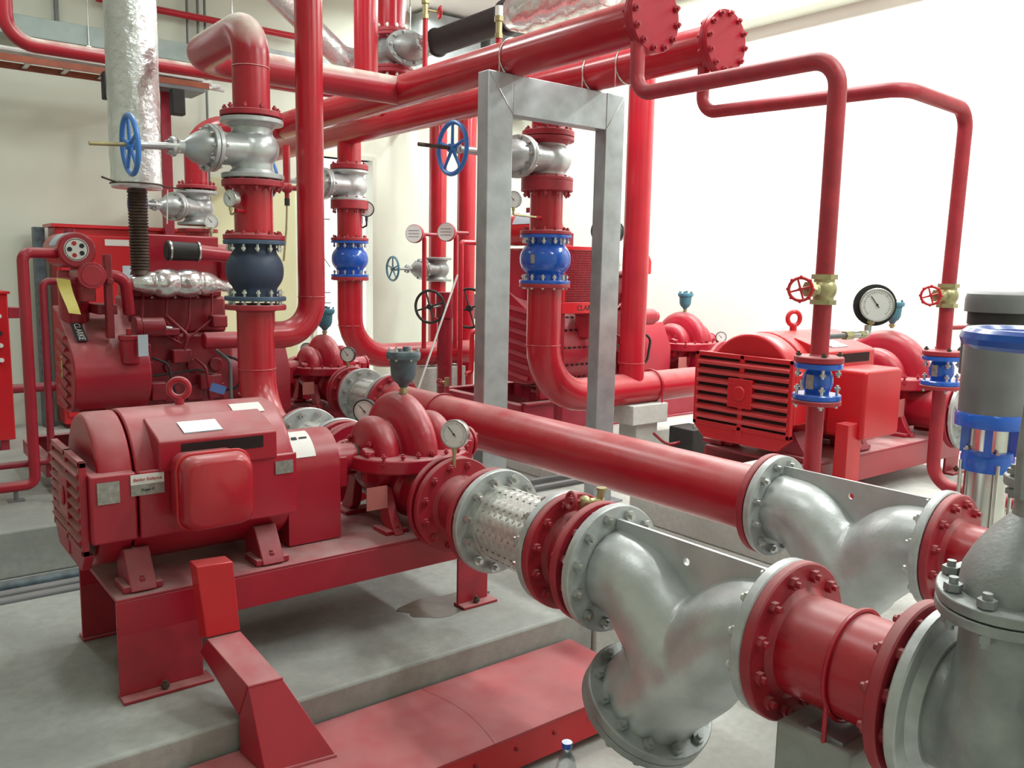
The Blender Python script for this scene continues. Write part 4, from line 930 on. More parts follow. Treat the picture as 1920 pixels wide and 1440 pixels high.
# ------------------------------------------------------------------ diesel engines
def engine(X, Y, Z, label, first=True, z_floor=.25):
    """laid out for a pump centred on x = X; engine body from X-1.85 to X-.75, camera side at -y"""
    E_ = thing('diesel_engine', label, 'engine', (X - 1.2, Y, Z - .3)); b = X - 2.85   # b = 0 for the left set
    y = Y - 5.92
    def L(nm, g, m, lab=None, par=None, **k):
        o = link(nm, g, m, E_, par, **k)
        if lab: o['label'] = lab
        return o
    g = G().bx(b + 1.38, b + 2.06, y + 5.68, y + 6.16, .62, 1.16).bx(b + 1.42, b + 2.04, y + 5.74, y + 6.10, 1.16, 1.40)
    L('engine_block', g, REDK, bev=.02)
    g = G().bx(b + 1.40, b + 2.0, y + 5.72, y + 6.08, .44, .62); L('oil_pan', g, REDK, bev=.04)
    for i in range(4):
        x = b + 1.50 + i * .145
        L('cylinder_head', G().bx(x - .062, x + .062, y + 5.70, y + 6.08, 1.40, 1.475).cyl((x, y + 5.90, 1.475), (x, y + 5.90, 1.50), .03, n=12), REDK, bev=.01)
        L('injector_line', G().path([(x, y + 5.80, 1.48), (x, y + 5.70, 1.44), (x - .03, y + 5.64, 1.25), (b + 1.7, y + 5.62, 1.10)], .007, 8, .03), REDK)
        L('side_cover', G().cyl((x, y + 5.685, .95), (x, y + 5.655, .95), .045, n=16), REDK, bev=.004); L('inspection_plate', G().bx(x - .05, x + .05, y + 5.66, y + 5.69, .72, .82), REDK, bev=.004)
    # foil wrapped exhaust manifold
    g = G(); n = 28; rings = []
    for i in range(61):
        t = i / 60; x = b + 1.40 + .63 * t; k = .064 + .014 * abs(math.sin(PI * t * 4.5)) ** .6; k *= min(1, 2.2 * t + .45, 2.2 * (1 - t) + .25)
        rings.append(g.ring(V((x, y + 5.60, 1.49 - .03 * max(0, t - .8) * 5)), V((0, 1, 0)), V((0, 0, 1)), k * 1.1, n, 0, k * 1.15, lambda a, q=i: 1 + .015 * math.sin(5 * a + q * .25) + .012 * math.sin(9 * a + q * .5)))
    g.skin(rings)
    L('exhaust_manifold_wrap', g, FOIL, 'crumpled foil wrap in four lobes' if first else None, sharp=1.5)
    if first:
        g = G(); pr = [(-.0, .062)]
        for i in range(26): pr += [(.03 + i * .0185, .050), (.039 + i * .0185, .060)]
        pr += [(.53, .052)]
        g.lathe((b + 1.465, y + 5.62, 1.54), (0, 0, 1), pr, 28); L('exhaust_bellows', g, RUST, 'rusty brown corrugated bellows')
    # belt guard: rounded hood with slatted end
    pf = []
    for i in range(13):
        t = PI * 1.5 - PI * .86 * i / 12; pf.append((-.10 + .235 * math.cos(t), .93 + .225 * math.sin(t)))
    pf += [(.10, 1.30), (.24, 1.34), (.26, .705)]
    g = G().prism(pf, (b + 1.03, y + 5.76, 0), (0, 1, 0), (0, 0, 1), (1, 0, 0), .43); gd = L('belt_guard', g, RED, bev=.008)
    g = G()
    for i in range(7): z = .76 + i * .07; g.box((b + 1.026, y + 5.76, z), (.012, .30 + .03 * min(i, 6 - i), .028), M.Rotation(.4, 3, 'Y') @ M.Rotation(.12, 3, 'X'))
    L('guard_slats', g, REDD, par=gd)
    if not first:
        for i in range(6):
            for j in range(9):
                t = PI * 1.45 - PI * .80 * i / 5; c_ = V((b + 1.07 + j * .043, y + 5.66 + .236 * math.cos(t), .93 + .226 * math.sin(t)))
                L('guard_slot', G().box(c_, (.022, .006, .012), M.Rotation(t - PI, 3, 'X')), DRK, par=gd)
    nrm = V((0, -.80, .60)).normalized() if True else None
    pl = V((b + 1.09, y + 5.655, 1.20)); r_ = V((.10, -.42, -.62)).normalized()
    if first:
        nn = V((0, -.484, .875)); rr_ = V((0, -.875, -.484)); pc = V((b + 1.105, y + 5.635, 1.192)) + nn * .002
        q = L('name_strip', G().box(pc, (.062, .20, .004), M((V((1, 0, 0)), -rr_, nn)).transposed()), INK, 'dark strip with white lettering', gd)
        text('CLARKE', .050, WHT, E_, q, pc + nn * .003, rr_, V((1, 0, 0)), ext=.001)
        q = L('warning_sticker', G().box((b + 1.40, y + 5.555, 1.115), (.10, .004, .042), M.Rotation(-.55, 3, 'X')), YEL, 'yellow warning sticker', gd)
        L('end_tag', G().box((b + 1.018, y + 5.72, .98), (.004, .03, .13)), YEL, 'pale yellow tag on the slatted end', gd)
    # expansion tank with emblem disc
    g = G().cyl((b + 1.09, y + 5.50, 1.68), (b + 1.09, y + 5.98, 1.68), .103, n=36); tk = L('expansion_tank', g, REDB if not first else RED, bev=.01)
    L('tank_cap', G().cyl((b + 1.09, y + 5.70, 1.775), (b + 1.09, y + 5.70, 1.81), .032, n=20), REDD, par=tk)
    L('round_sticker', G().cyl((b + 1.085, y + 5.501, 1.685), (b + 1.085, y + 5.496, 1.685), .066, n=36), WHT, 'round white sticker with red and blue marks', tk)
    g = G()
    for k in (1, 3): a = PI / 5 + k * PI / 2.5; g.cyl((b + 1.085 + .036 * math.cos(a), y + 5.496, 1.685 + .036 * math.sin(a)), (b + 1.085 + .036 * math.cos(a), y + 5.494, 1.685 + .036 * math.sin(a)), .013, n=10)
    L('sticker_red_marks', g, REDI, par=tk)
    g = G()
    for k in (0, 2, 4): a = PI / 5 + k * PI / 2.5; g.cyl((b + 1.085 + .036 * math.cos(a), y + 5.496, 1.685 + .036 * math.sin(a)), (b + 1.085 + .036 * math.cos(a), y + 5.494, 1.685 + .036 * math.sin(a)), .014, n=10)
    g.tubering((b + 1.085, y + 5.495, 1.685), (0, 1, 0), .060, .002, 30, 4)
    L('sticker_blue_marks', g, INK, par=tk)
    L('paper_wrap', G().prism([(.105 * math.cos(t), .105 * math.sin(t)) for t in [PI * (.42 + .5 * i / 8) for i in range(9)]] + [(.1035 * math.cos(t), .1035 * math.sin(t)) for t in [PI * (.92 - .5 * i / 8) for i in range(9)]], (b + 1.09, y + 5.56, 1.68), (1, 0, 0), (0, 0, 1), (0, 1, 0), .2), TAG, 'pale blue paper label round the tank', tk)
    L('thermostat_housing', G().cyl((b + 1.155, y + 5.46, 1.535), (b + 1.155, y + 5.70, 1.535), .078, n=28).cyl((b + 1.155, y + 5.455, 1.535), (b + 1.155, y + 5.46, 1.535), .06, n=24).bx(b + 1.12, b + 1.19, y + 5.55, y + 5.8, 1.38, 1.53), RED, bev=.004)
    L('mounting_bracket', G().bx(b + 1.235, b + 1.275, y + 5.5, y + 5.56, 1.16, 1.66).bx(b + 1.20, b + 1.31, y + 5.56, y + 5.8, 1.30, 1.36).cyl((b + 1.255, y + 5.49, 1.5), (b + 1.255, y + 5.47, 1.5), .02, n=10), REDK, bev=.004)
    L('coolant_pipe', G().path([(b + 1.21, y + 5.56, 1.535), (b + 1.36, y + 5.56, 1.53), (b + 1.385, y + 5.60, 1.30)], .036, 16, .08), RED)
    L('heat_exchanger', G().cyl((b + 1.12, y + 5.82, 1.02), (b + 1.12, y + 5.82, 1.56), .085, n=28), RED, bev=.01)
    L('fuel_filter', G().cyl((b + 1.345, y + 5.46, 1.01), (b + 1.345, y + 5.46, 1.15), .055, n=24).cyl((b + 1.345, y + 5.46, 1.15), (b + 1.345, y + 5.46, 1.18), .062, n=24).cyl((b + 1.345, y + 5.46, 1.18), (b + 1.345, y + 5.46, 1.22), .016, n=12), RED, bev=.004)
    L('starter_motor', G().cyl((b + 1.80, y + 5.50, 1.125), (b + 2.02, y + 5.50, 1.125), .055, n=24).cyl((b + 2.02, y + 5.50, 1.125), (b + 2.06, y + 5.50, 1.125), .038, n=20), RED, bev=.008)
    L('alternator', G().cyl((b + 1.42, y + 5.50, 1.22), (b + 1.56, y + 5.50, 1.22), .06, n=24).cyl((b + 1.385, y + 5.50, 1.22), (b + 1.42, y + 5.50, 1.22), .07, n=24), REDK, bev=.006)
    L('control_rod', G().cyl((b + 1.42, y + 5.47, 1.235), (b + 1.60, y + 5.47, 1.215), .010, n=10), CHR)
    # air inlet
    L('rubber_sleeve', G().lathe((b + 1.64, y + 5.68, 1.695), (1, 0, -.02), [(0, .055), (.005, .062), (.205, .058), (.21, .05)], 28), BLK, 'black rubber sleeve')
    for xx in (1.655, 1.835): L('hose_clamp', G().lathe((b + xx, y + 5.68, 1.694), (1, 0, 0), [(0, .06), (0, .066), (.012, .066), (.012, .06)], 28), CHR)
    if first: L('air_pipe', G().path([(b + 1.85, y + 5.68, 1.69), (b + 2.13, y + 5.70, 1.665), (b + 2.15, y + 5.85, 1.64)], .048, 20, .1), RED)
    if first: L('air_cleaner', G().cyl((b + 2.04, y + 5.95, 1.62), (b + 2.20, y + 5.95, 1.62), .13, n=32).bx(b + 1.55, b + 2.05, y + 5.88, y + 6.15, 1.50, 1.80), RED, bev=.01)
    # bell housing and drive
    L('bell_housing', G().lathe((b + 2.04, y + 5.92, .86), (1, 0, 0), [(0, .27), (.06, .275), (.10, .24), (.22, .17), (.24, .10)], 36), REDK)
    pf = [(-.19, -.28), (-.19, .02), (-.10, .20), (.10, .20), (.19, .02), (.19, -.28)]
    L('drive_guard', G().prism(pf, (b + 2.20, y + 5.92, .86), (0, 1, 0), (0, 0, 1), (1, 0, 0), .29), RED, bev=.006)
    L('drive_shaft', G().cyl((b + 2.48, y + 5.92, .86), (b + 2.503, y + 5.92, .86), .03, n=16), REDK)
    # plumbing clutter on the camera side
    hoses = [([(b + 1.45, y + 5.64, 1.05), (b + 1.60, y + 5.58, .98), (b + 1.66, y + 5.60, .72)], .008, INK), ([(b + 1.92, y + 5.62, 1.05), (b + 1.99, y + 5.55, .98), (b + 2.0, y + 5.58, .62)], .012, GRY),
             ([(b + 1.78, y + 5.60, 1.0), (b + 1.82, y + 5.52, .95), (b + 1.86, y + 5.53, .66)], .010, REDK), ([(b + 1.5, y + 5.62, .90), (b + 1.8, y + 5.60, .93), (b + 1.95, y + 5.62, .86)], .007, BLK),
             ([(b + 1.96, y + 5.6, 1.02), (b + 2.06, y + 5.54, .98), (b + 2.05, y + 5.56, .80), (b + 1.97, y + 5.6, .78)], .009, BLK), ([(b + 1.62, y + 5.64, 1.28), (b + 1.74, y + 5.60, 1.15), (b + 1.70, y + 5.62, 1.0)], .012, REDK)]
    for p_, r, m in hoses: L('hose', G().path(p_, r, 10, .05), m)
    for x, z, w_, h in ((1.55, .80, .10, .12), (1.70, 1.02, .12, .09), (1.88, .84, .14, .10), (1.46, 1.06, .10, .10), (1.95, 1.24, .10, .08), (1.62, 1.18, .14, .05)):
        L('bracket', G().bx(b + x - w_ / 2, b + x + w_ / 2, y + 5.60, y + 5.70, z - h / 2, z + h / 2), REDK, bev=.01)
    if first:
        L('paper_tag', G().box((b + 1.405, y + 5.39, 1.12), (.062, .003, .13), M.Rotation(.2, 3, 'Z')), TAG, 'pale blue hanging tag')
        L('paper_tag', G().box((b + 1.86, y + 5.42, .82), (.10, .003, .055), M.Rotation(.35, 3, 'Y')), TAGB, 'blue hanging tag with white border')
        g = G(); rs = []
        for i in range(7):
            t = i / 6; x = b + 1.0 + .045 * t; z = 1.52 - .20 * t; yy = y + 5.44 + .02 * math.sin(t * 5)
            rs.append([g.bm.verts.new((x - .04 + .01 * t, yy, z)), g.bm.verts.new((x + .035, yy + .01, z - .01)), g.bm.verts.new((x + .035, yy + .013, z - .01)), g.bm.verts.new((x - .04 + .01 * t, yy + .003, z))])
        g.skin(rs); L('paper_tag', g, YEL, 'long yellow hanging tag')
    # base frame
    zb = z_floor
    for yy in (5.50, 6.34):
        L('base_rail', G().bx(b + .90, b + 3.12, y + yy - .004, y + yy + .004, zb, zb + .20).bx(b + .90, b + 3.12, y + yy - .03, y + yy + .03, zb + .19, zb + .20).bx(b + .90, b + 3.12, y + yy - .03, y + yy + .03, zb, zb + .01), REDD)
    for x in (.90, 1.5, 2.1, 3.10): L('cross_rail', G().bx(b + x - .03, b + x + .03, y + 5.51, y + 6.33, zb + .10, zb + .19), REDD, bev=.003)
    for x in (1.45, 1.98):
        for yy in (5.62, 6.2): L('engine_foot', G().bx(b + x - .04, b + x + .04, y + yy - .05, y + yy + .05, zb + .20, .68), REDK, bev=.006)
    L('belt_guard_stand', G().bx(b + 1.08, b + 1.22, y + 5.56, y + 5.60, zb + .20, .72), RED, bev=.003)
    L('pump_pedestal', G().bx(b + 2.60, b + 3.08, y + 5.70, y + 6.14, zb + .20, Z - .285), REDD, bev=.004)
    return E_
engine(X2, 5.92, .86, 'left diesel engine with foil-wrapped manifold and round-stickered tank behind the foreground motor')
e2 = engine(X4, Y4, Z4, 'far diesel engine with perforated belt guard behind the galvanized frame', False, z_floor=Z4 - (Z4 - PZ) / K)
rescale(e2, C4, K)
# grille panel of the far set
T = thing('radiator_guard', 'red mesh panel with dark CLARKE lettering behind the galvanized frame', 'guard', (4.8, 5.1, .3))
ya = 5.08; gx0 = P(1056, 500, 'y', ya).x; gx1, gz0, gz1 = gx0 + .62, P(1075, 567, 'y', ya).z, P(1060, 468, 'y', ya).z
g = G().bx(gx0, gx1, ya, ya + .02, gz0 - .09, gz0).bx(gx0, gx1, ya, ya + .02, gz1, gz1 + .03).bx(gx0, gx0 + .03, ya, ya + .02, gz0, gz1).bx(gx1 - .03, gx1, ya, ya + .02, gz0, gz1); o = link('frame', g, REDB, T, bev=.003)
text('CLARKE', .062, INK, T, o, (gx0 + .272, ya - .002, gz0 - .047), (1, 0, 0), (0, 0, 1))
g = G()
for i in range(1, 34): x = gx0 + i * (gx1 - gx0) / 34; g.bx(x - .002, x + .002, ya + .008, ya + .012, gz0, gz1)
for i in range(1, 22): z = gz0 + i * (gz1 - gz0) / 22; g.bx(gx0, gx1, ya + .006, ya + .010, z - .002, z + .002)
link('wire_mesh', g, REDF, T); link('radiator_core', G().bx(gx0 + .01, gx1 - .01, ya + .04, ya + .09, gz0 - .05, gz1), REDK, T)
link('post', G().bx(gx0, gx0 + .05, ya + .02, ya + .07, PZ, gz0), REDK, T); link('post', G().bx(gx1 - .05, gx1, ya + .02, ya + .07, PZ, gz0), REDK, T)
T = thing('red_hood', 'small bright red rounded panel showing right of the tall bypass riser', 'panel', (6.0, 5.6, 1.5)); link('hood', G().prism([(0, 0), (.22, 0), (.22, .12), (.19, .17), (.13, .19), (0, .19)], (5.86, 5.6, 1.60), (1, 0, 0), (0, 0, 1), (0, 1, 0), .25), REDB, T, bev=.01)
link('hood_post', G().bx(5.90, 5.95, 5.7, 5.75, .6, 1.6), REDK, T)

# ------------------------------------------------------------------ exhaust ducts
T = thing('exhaust_duct', 'tall foil-clad exhaust duct rising over the left diesel engine', 'duct', (1.465, 5.62, 2.06))
g = G(); n = 40; rings = []
for i in range(90):
    z = 2.065 + i * (2.63 / 89); rings.append(g.ring(V((1.465, 5.62, z)), V((1, 0, 0)), V((0, 1, 0)), .145, n, 0, None, lambda a, q=z: 1 + .012 * math.sin(9 * a + 7 * math.sin(q * 2.3)) + .010 * math.sin(23 * a + q * 37) + .012 * math.sin(q * 3 + 2 * a)))
g.skin(rings); link('foil_cladding', g, FOILS, T, sharp=2)
link('end_wire', G().tubering((1.465, 5.62, 2.09), (0, 0, 1), .150, .005, 40, 6).cyl((1.33, 5.55, 2.09), (1.24, 5.5, 2.11), .006, n=6).cyl((1.6, 5.6, 2.09), (1.72, 5.5, 2.07), .005, n=6), RUST, T)
link('loose_string', G().cyl((1.64, 5.6, 2.07), (1.63, 5.6, 1.86), .004, n=6), WHT, T)
bp = P(880, 57, 'x', 4.45)
T = thing('exhaust_pipe', 'black sleeved pipe ending in crumpled silver foil above the headers', 'duct', bp)
pa, pb, pc_, pd = P(820, 80, 'x', 4.45), P(950, 33, 'x', 4.45), P(1025, 8, 'x', 4.45), P(1500, -160, 'x', 4.45)
zz = (pa.z + pb.z) / 2; pa, pb, pc_, pd = [V((4.45, p.y, zz)) for p in (pa, pb, pc_, pd)]
link('black_sleeve', G().cyl(pa, pb, .115, n=36), BLK, T); link('end_ring', G().tubering(pa, (0, 1, 0), .118, .012, 36, 8), BLK, T); link('end_ring', G().tubering(pb, (0, 1, 0), .125, .016, 36, 8), BLK, T)
g = G(); rings = []
for i in range(30):
    t = i / 29; p = pb.lerp(V((4.45, pb.y - 1.2, zz)), t); rings.append(g.ring(p, V((1, 0, 0)), V((0, 0, 1)), .10 + .07 * min(1, 5 * t), 32, 0, None, lambda a, q=i: 1 + .03 * math.sin(7 * a + q) + .02 * math.sin(13 * a + 2.3 * q)))
g.skin(rings); link('foil_wrap', g, FOIL, T, sharp=2)
link('grey_cone', G().cyl(pa + V((0, .5, 0)), pa, .07, .10, n=28), SIL, T)
T = thing('foil_pipe', 'slanting foil-clad pipe coming down from the ceiling near the tall bypass pipe', 'pipe', P(560, 40, 'y', 7.0))
link('foil_cladding', G().path([P(500, -30, 'y', 7.0), P(640, 108, 'y', 7.0), P(720, 125, 'y', 7.2)], .10, 28, .15), FOILS, T)

# high red pipe with drop elbow behind
hp = P(600, 40, 'x', 4.9); zt = hp.z
T = pipe('high_pipe', 'red pipe near the ceiling dropping through an elbow behind the bypass pipe', [(4.9, 5.3, zt), (4.9, 9.0, zt)], .12, REDP)
q = P(548, 60, 'x', 4.9); link('drop_elbow', G().path([(4.9, q.y, zt), (4.75, q.y, zt), (4.75, q.y, 2.9)], .09, 20, .12), REDP, T)
# upright valve set on the farther header
yv = P(735, 100, 'x', XH2).y
T = gate_valve('gate_valve', 'dusty silver flanged valve with glossy red pipe above, standing on the farther header', (XH2, yv, P(735, 101, 'x', XH2).z), (0, 0, 1), (0, -1, 0), .24, .30, SILD, REDD, .03, .50, .02, REDF, .19, yoke=False)
zv = P(735, 101, 'x', XH2).z
T = pipe('supply_riser', 'glossy deep red flanged pipe above the dusty silver valve', [(XH2, yv, zv + .17), (XH2, yv, 4.7)], .122, REDP)
flange(T, (XH2, yv, zv + .168), (0, 0, 1), .19, .032, REDF, 12, CHR, .06, hub=.02, hubr=.122)
T = pipe('header_drop', 'short red flanged pipe under the dusty silver valve', [(XH2, yv, ZH + .05), (XH2, yv, zv - .16)], .11, REDP); flange(T, (XH2, yv, zv - .168), (0, 0, -1), .19, .032, REDF, 12, CHR, .06)
# little air vents on the nearer header
def vent(u, v, label, h, wheel=True):
    yy = P(u, v, 'x', XH1).y; T = thing('vent_valve', label, 'valve', (XH1, yy, ZH + .1))
    link('red_pipe', G().cyl((XH1, yy, ZH + .10), (XH1, yy, ZH + .12 + h), .018, n=12), REDP, T)
    z = ZH + .12 + h; link('brass_valve', G().hexa((XH1, yy, z), (XH1, yy, z + .03), .026).cyl((XH1, yy, z + .03), (XH1, yy, z + .10), .02, n=14).hexa((XH1, yy, z + .10), (XH1, yy, z + .13), .03), BRS, T)
    link('white_cap', G().cyl((XH1, yy, z + .13), (XH1, yy, z + .19), .024, n=14), WHT, T)
    if wheel:
        link('valve_stem', G().cyl((XH1, yy, z + .06), (XH1 + .10, yy - .03, z + .055), .008, n=8), BRS, T); handwheel(T, (XH1 + .10, yy - .03, z + .055), (1, -.3, 0), .035, .007, REDB, 3, 6)
vent(797, 118, 'thin red standpipe with brass valve and red wheel on the nearer header', .30)
vent(935, 70, 'small brass and white vent on the nearer header left of the strap', .01, False)

# ------------------------------------------------------------------ pipes, tray and duct on the far wall at left
yl = 7.95
a, b_ = P(66, 85, 'y', yl), P(345, 130, 'y', yl); zl = (a.z + b_.z) / 2; xl = P(8, 10, 'y', yl).x
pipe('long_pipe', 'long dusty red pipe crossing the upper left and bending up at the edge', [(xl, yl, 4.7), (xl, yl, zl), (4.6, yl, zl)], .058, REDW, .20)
T = thing('galvanized_duct', 'pale green-grey square duct along the upper left wall', 'duct', (0, 9.25, 3.6))
zd = P(120, 62, 'y', 9.2).z
link('duct_body', G().bx(-1.5, 3.35, 9.16, 9.34, zd - .09, zd + .09), DUCT, T, bev=.004)
for x in (.6, 2.0): link('hanger', G().cyl((x, 9.15, zd - .12), (x, 9.15, 4.7), .006, n=8).bx(x - .02, x + .02, 9.14, 9.36, zd - .10, zd - .092), CHR, T)
T = thing('cable_tray', 'orange-brown cable tray filled with white cables on the upper left wall', 'tray', (0, 8.9, 3.3))
zt_ = P(100, 118, 'y', 8.7).z
for y in (8.62, 8.98): link('side_rail', G().bx(-1.5, 2.95, y - .01, y + .01, zt_ - .05, zt_ + .005), CABO, T)
g = G()
for i in range(15): g.bx(-1.4 + i * .31, -1.36 + i * .31, 8.62, 8.98, zt_ - .04, zt_ - .02)
link('rungs', g, CHR, T)
for k in range(6):
    yy = 8.66 + k * .05
    solo('cable', 'white cable in the orange-brown tray, ' + ['nearest the room side', 'second from the room side', 'third from the room side', 'third from the wall side', 'second from the wall side', 'nearest the wall'][k], 'cable', G().path([(-1.5, yy, zt_ + .06), (.4, yy + .01, zt_ + .064 + .004 * (k % 3)), (1.7, yy - .01, zt_ + .05), (2.9 + .06 * k, yy, zt_ + .04 - .02 * (k % 2))], .022, 8, .3), CABL, (-1.5, yy, zt_), group='white cables in the tray')
for k, x in enumerate((2.6,)):
    T = thing('red_post', 'narrow red steel post under the end of the cable tray', 'post', (x, 8.95, 0)); link('post_tube', G().bx(x - .045, x + .045, 8.84, 8.92, 0, zt_ - .09), REDD, T); link('post_arm', G().bx(x - .2, x + .3, 8.6, 9.0, zt_ - .09, zt_ - .055), GRY, T)
cz = P(345, 28, 'y', 9.35)
pipe('sprinkler_pipe', 'thin red pipe high on the far wall behind the foil duct', [(P(180, 0, 'y', 9.35).x, 9.35, cz.z), (4.3, 9.35, cz.z)], .035, REDP)
for k, u in enumerate((107, 208, 352, 372, 385)):
    x = P(u, 30, 'y', 9.42).x
    solo('wall_conduit', ['grey vertical conduit on the far wall, leftmost', 'grey vertical conduit just left of the foil duct', 'grey vertical conduit right of the foil duct', 'thin grey conduit between two others right of the foil duct', 'grey conduit running far down the wall right of the foil duct'][k], 'conduit', G().cyl((x, 9.44, zd + .1 if k < 4 else 1.9), (x, 9.44, 4.7), .014 if k else .022, n=8), GRY, (x, 9.44, 3.7))
for k, (u, v, w_) in enumerate(((199, 165, .03), (333, 196, .06))):
    p = P(u, v, 'y', 8.6); solo('cable_gland_box', ['small dark box hanging below the tray left of the foil duct', 'small dark box hanging below the tray right of the foil duct'][k], 'box', G().bx(p.x - w_, p.x + w_, 8.55, 8.66, p.z - .10, p.z + .14), BLK, (p.x, 8.6, p.z), bev=.01)
# ------------------------------------------------------------------ cabinets on the left
T = thing('pump_controller', 'wide red controller cabinet standing at the far wall behind the left engine', 'cabinet', (2.4, 9.15, 0))
link('cabinet_body', G().bx(1.60, 3.02, 8.98, 9.34, .05, 1.93), REDB, T, bev=.008); link('cabinet_door', G().bx(1.63, 2.99, 8.955, 8.98, .12, 1.86), REDB, T, bev=.006)
link('drip_hood', G().bx(1.56, 3.06, 8.93, 9.36, 1.93, 1.96), REDB, T)
link('door_label', G().bx(2.02, 2.24, 8.950, 8.955, 1.77, 1.83), WHT, T); link('notice_sheet', G().bx(2.17, 2.30, 8.950, 8.955, 1.36, 1.58), TAG, T); link('foot', G().bx(1.65, 1.75, 9.0, 9.3, 0, .05), REDB, T); link('foot', G().bx(2.85, 2.95, 9.0, 9.3, 0, .05), REDB, T)
solo('grey_post', 'narrow grey box post left of the wide red cabinet', 'post', G().bx(1.46, 1.55, 9.2, 9.34, 0, 1.93), SLAT, (1.5, 9.3, 0), bev=.004)
T = thing('pump_controller', 'tall red controller cabinet cut by the left edge of the view', 'cabinet', (.7, 8.2, 0))
link('cabinet_body', G().bx(.35, 1.055, 8.02, 8.40, .13, 1.34), REDB, T, bev=.008); link('cabinet_hood', G().bx(.33, 1.07, 8.0, 8.42, 1.34, 1.36), REDB, T)
for z, c in ((1.16, WHT), (1.02, INK), (.92, WHT), (.80, WHT)): link('indicator', G().cyl((.985, 8.02, z), (.985, 8.0, z), .018, n=16), c, T)
link('side_bracket', G().bx(1.055, 1.17, 8.02, 8.12, 1.14, 1.23), REDD, T, bev=.006)
for x in (.40, .98): link('leg', G().bx(x - .03, x + .03, 8.05, 8.35, 0, .13), REDD, T)
pipe('wall_rail', 'dark red rail along the bottom of the left far wall', [(1.1, 9.2, .40), (1.58, 9.2, .40)], .045, REDD)
# loop pipes in front of the left engine
pipe('cooling_pipe', 'red pipe dropping beside the left engine and turning to the left edge near the floor', [(1.06, 5.60, 1.66), (.80, 5.45, 1.66), (.80, 5.45, .335), (-.6, 5.45, .335)], .030, RED, .05)
pipe('cooling_pipe', 'thinner red pipe just inside the other drop beside the left engine', [(1.10, 5.55, 1.50), (.90, 5.50, 1.50), (.90, 5.50, .45), (-.6, 5.50, .45)], .020, REDD, .04)
solo('floor_bracket', 'little grey foot under the low red pipe at the left edge', 'support', G().cyl((.70, 5.45, PZ), (.70, 5.45, PZ + .06), .012, n=10).bx(.66, .74, 5.42, 5.48, PZ, PZ + .008), GRY, (.7, 5.45, PZ))
# ------------------------------------------------------------------ far middle: alarm gauges, risers, valves
T = pipe('wall_riser', 'tall red riser at the far wall left of the left galvanized post', [(5.62, 8.62, 1.745), (5.62, 8.62, 3.55), (5.62, 9.45, 3.55)], .105, REDP, .2); link('lower_pipe', G().cyl((5.62, 8.62, 0), (5.62, 8.62, 1.455), .105, n=28), REDP, T)
T = pipe('wall_riser', 'tall red riser partly hidden by the left galvanized post', [(5.60, 8.0, 0), (5.60, 8.0, 3.42), (5.60, 9.45, 3.42)], .105, REDP, .2)
gate_valve('gate_valve', 'dusty far gate valve with pale blue handwheel near the far wall', (5.62, 8.62, 1.60), (0, 0, 1), (-1, 0, 0), .20, .28, SILD, TEAL, .135, .60, .04, SILD, .17, nb=8)
def alarm(u, v, y, label):
    c = P(u, v, 'y', y); T = thing('alarm_gong', label, 'alarm bell', c); a = V((-.80, -.60, 0)).normalized()
    link('housing', G().cyl(c, c - a * .05, .092, n=32), REDD, T, bev=.006); link('dial', G().cyl(c + a * .003, c, .085, n=32), DIAL, T)
    g = G(); s_ = a.cross(V((0, 0, 1)))
    for z in (-.03, .0, .03): g.box(c + a * .004 + V((0, 0, z)), (.0015, .11, .004), M((a, s_, V((0, 0, 1)))).transposed())
    link('dial_print', g, INK, T)
    link('back_pipe', G().path([c - a * .05, c - a * .10, c + V((.30, .05, 0))], .018, 10, .03), REDD, T)
    link('drop_pipe', G().path([c + V((.14, .06, 0)), c + V((.16, .06, -.05)), c + V((.16, .06, -1.15))], .024, 12, .03), REDP, T); return T
alarm(776, 438, 7.3, 'round white-faced red alarm gong, left one of the pair'); alarm(836, 435, 7.0, 'round white-faced red alarm gong, right one of the pair before the riser')
for k, (u, v, R) in enumerate(((806, 575, .16), (880, 578, .20))):
    c = P(u, v, 'y', 7.2); T = thing('butterfly_valve', ['red valve with black handwheel, left one of the far pair', 'red valve with larger black handwheel beside the left galvanized post'][k], 'valve', c)
    handwheel(T, c, (-.85, -.5, 0), R, .014, BLK, 4); link('gear_stem', G().cyl(c, c + V((.22, .10, 0)), .016, n=10), CHR, T)
    link('valve_body', G().cyl(c + V((.26, .12, -.12)), c + V((.26, .12, .14)), .10, n=28).sph(c + V((.24, .10, 0)), .075, n=16), REDK, T)
    link('riser_pipe', G().cyl((c.x + .26, c.y + .12, 0), (c.x + .26, c.y + .12, c.z - .1), .08, n=24), REDK, T)
    if k: link('elbow', G().path([(c.x + .26, c.y + .12, c.z + .1), (c.x + .26, c.y + .12, c.z + .35), (c.x + (.42 if k == 0 else .7), c.y + .12, c.z + .35)], .08, 20, .1), REDD, T)
c0, c1 = P(858, 515, 'y', 7.0), P(796, 650, 'y', 7.0)
solo('pale_rod', 'pale thin rod leaning across the far risers', 'rod', G().cyl(c0, (c1.x - .25, 7.0, 0), .010, n=8), CABL, c1)
x = P(863, 600, 'y', 6.6).x
pipe('thin_riser', 'thin red vertical pipe left of the left galvanized post', [(x, 6.6, 0), (x, 6.6, 1.86), (x + .5, 6.6, 1.86)], .024, REDP, .03)
x = P(884, 690, 'y', 6.3).x
pipe('thin_drop', 'short thin red pipe with elbow end close to the left galvanized post', [(x + .3, 6.3, 1.05), (x, 6.3, 1.05), (x, 6.3, .68), (x - .06, 6.3, .66)], .022, REDB, .03)
p = P(838, 716, 'y', 6.4); T = thing('drain_valve', 'tiny pale valve with faded red handle low left of the galvanized frame', 'valve', p)
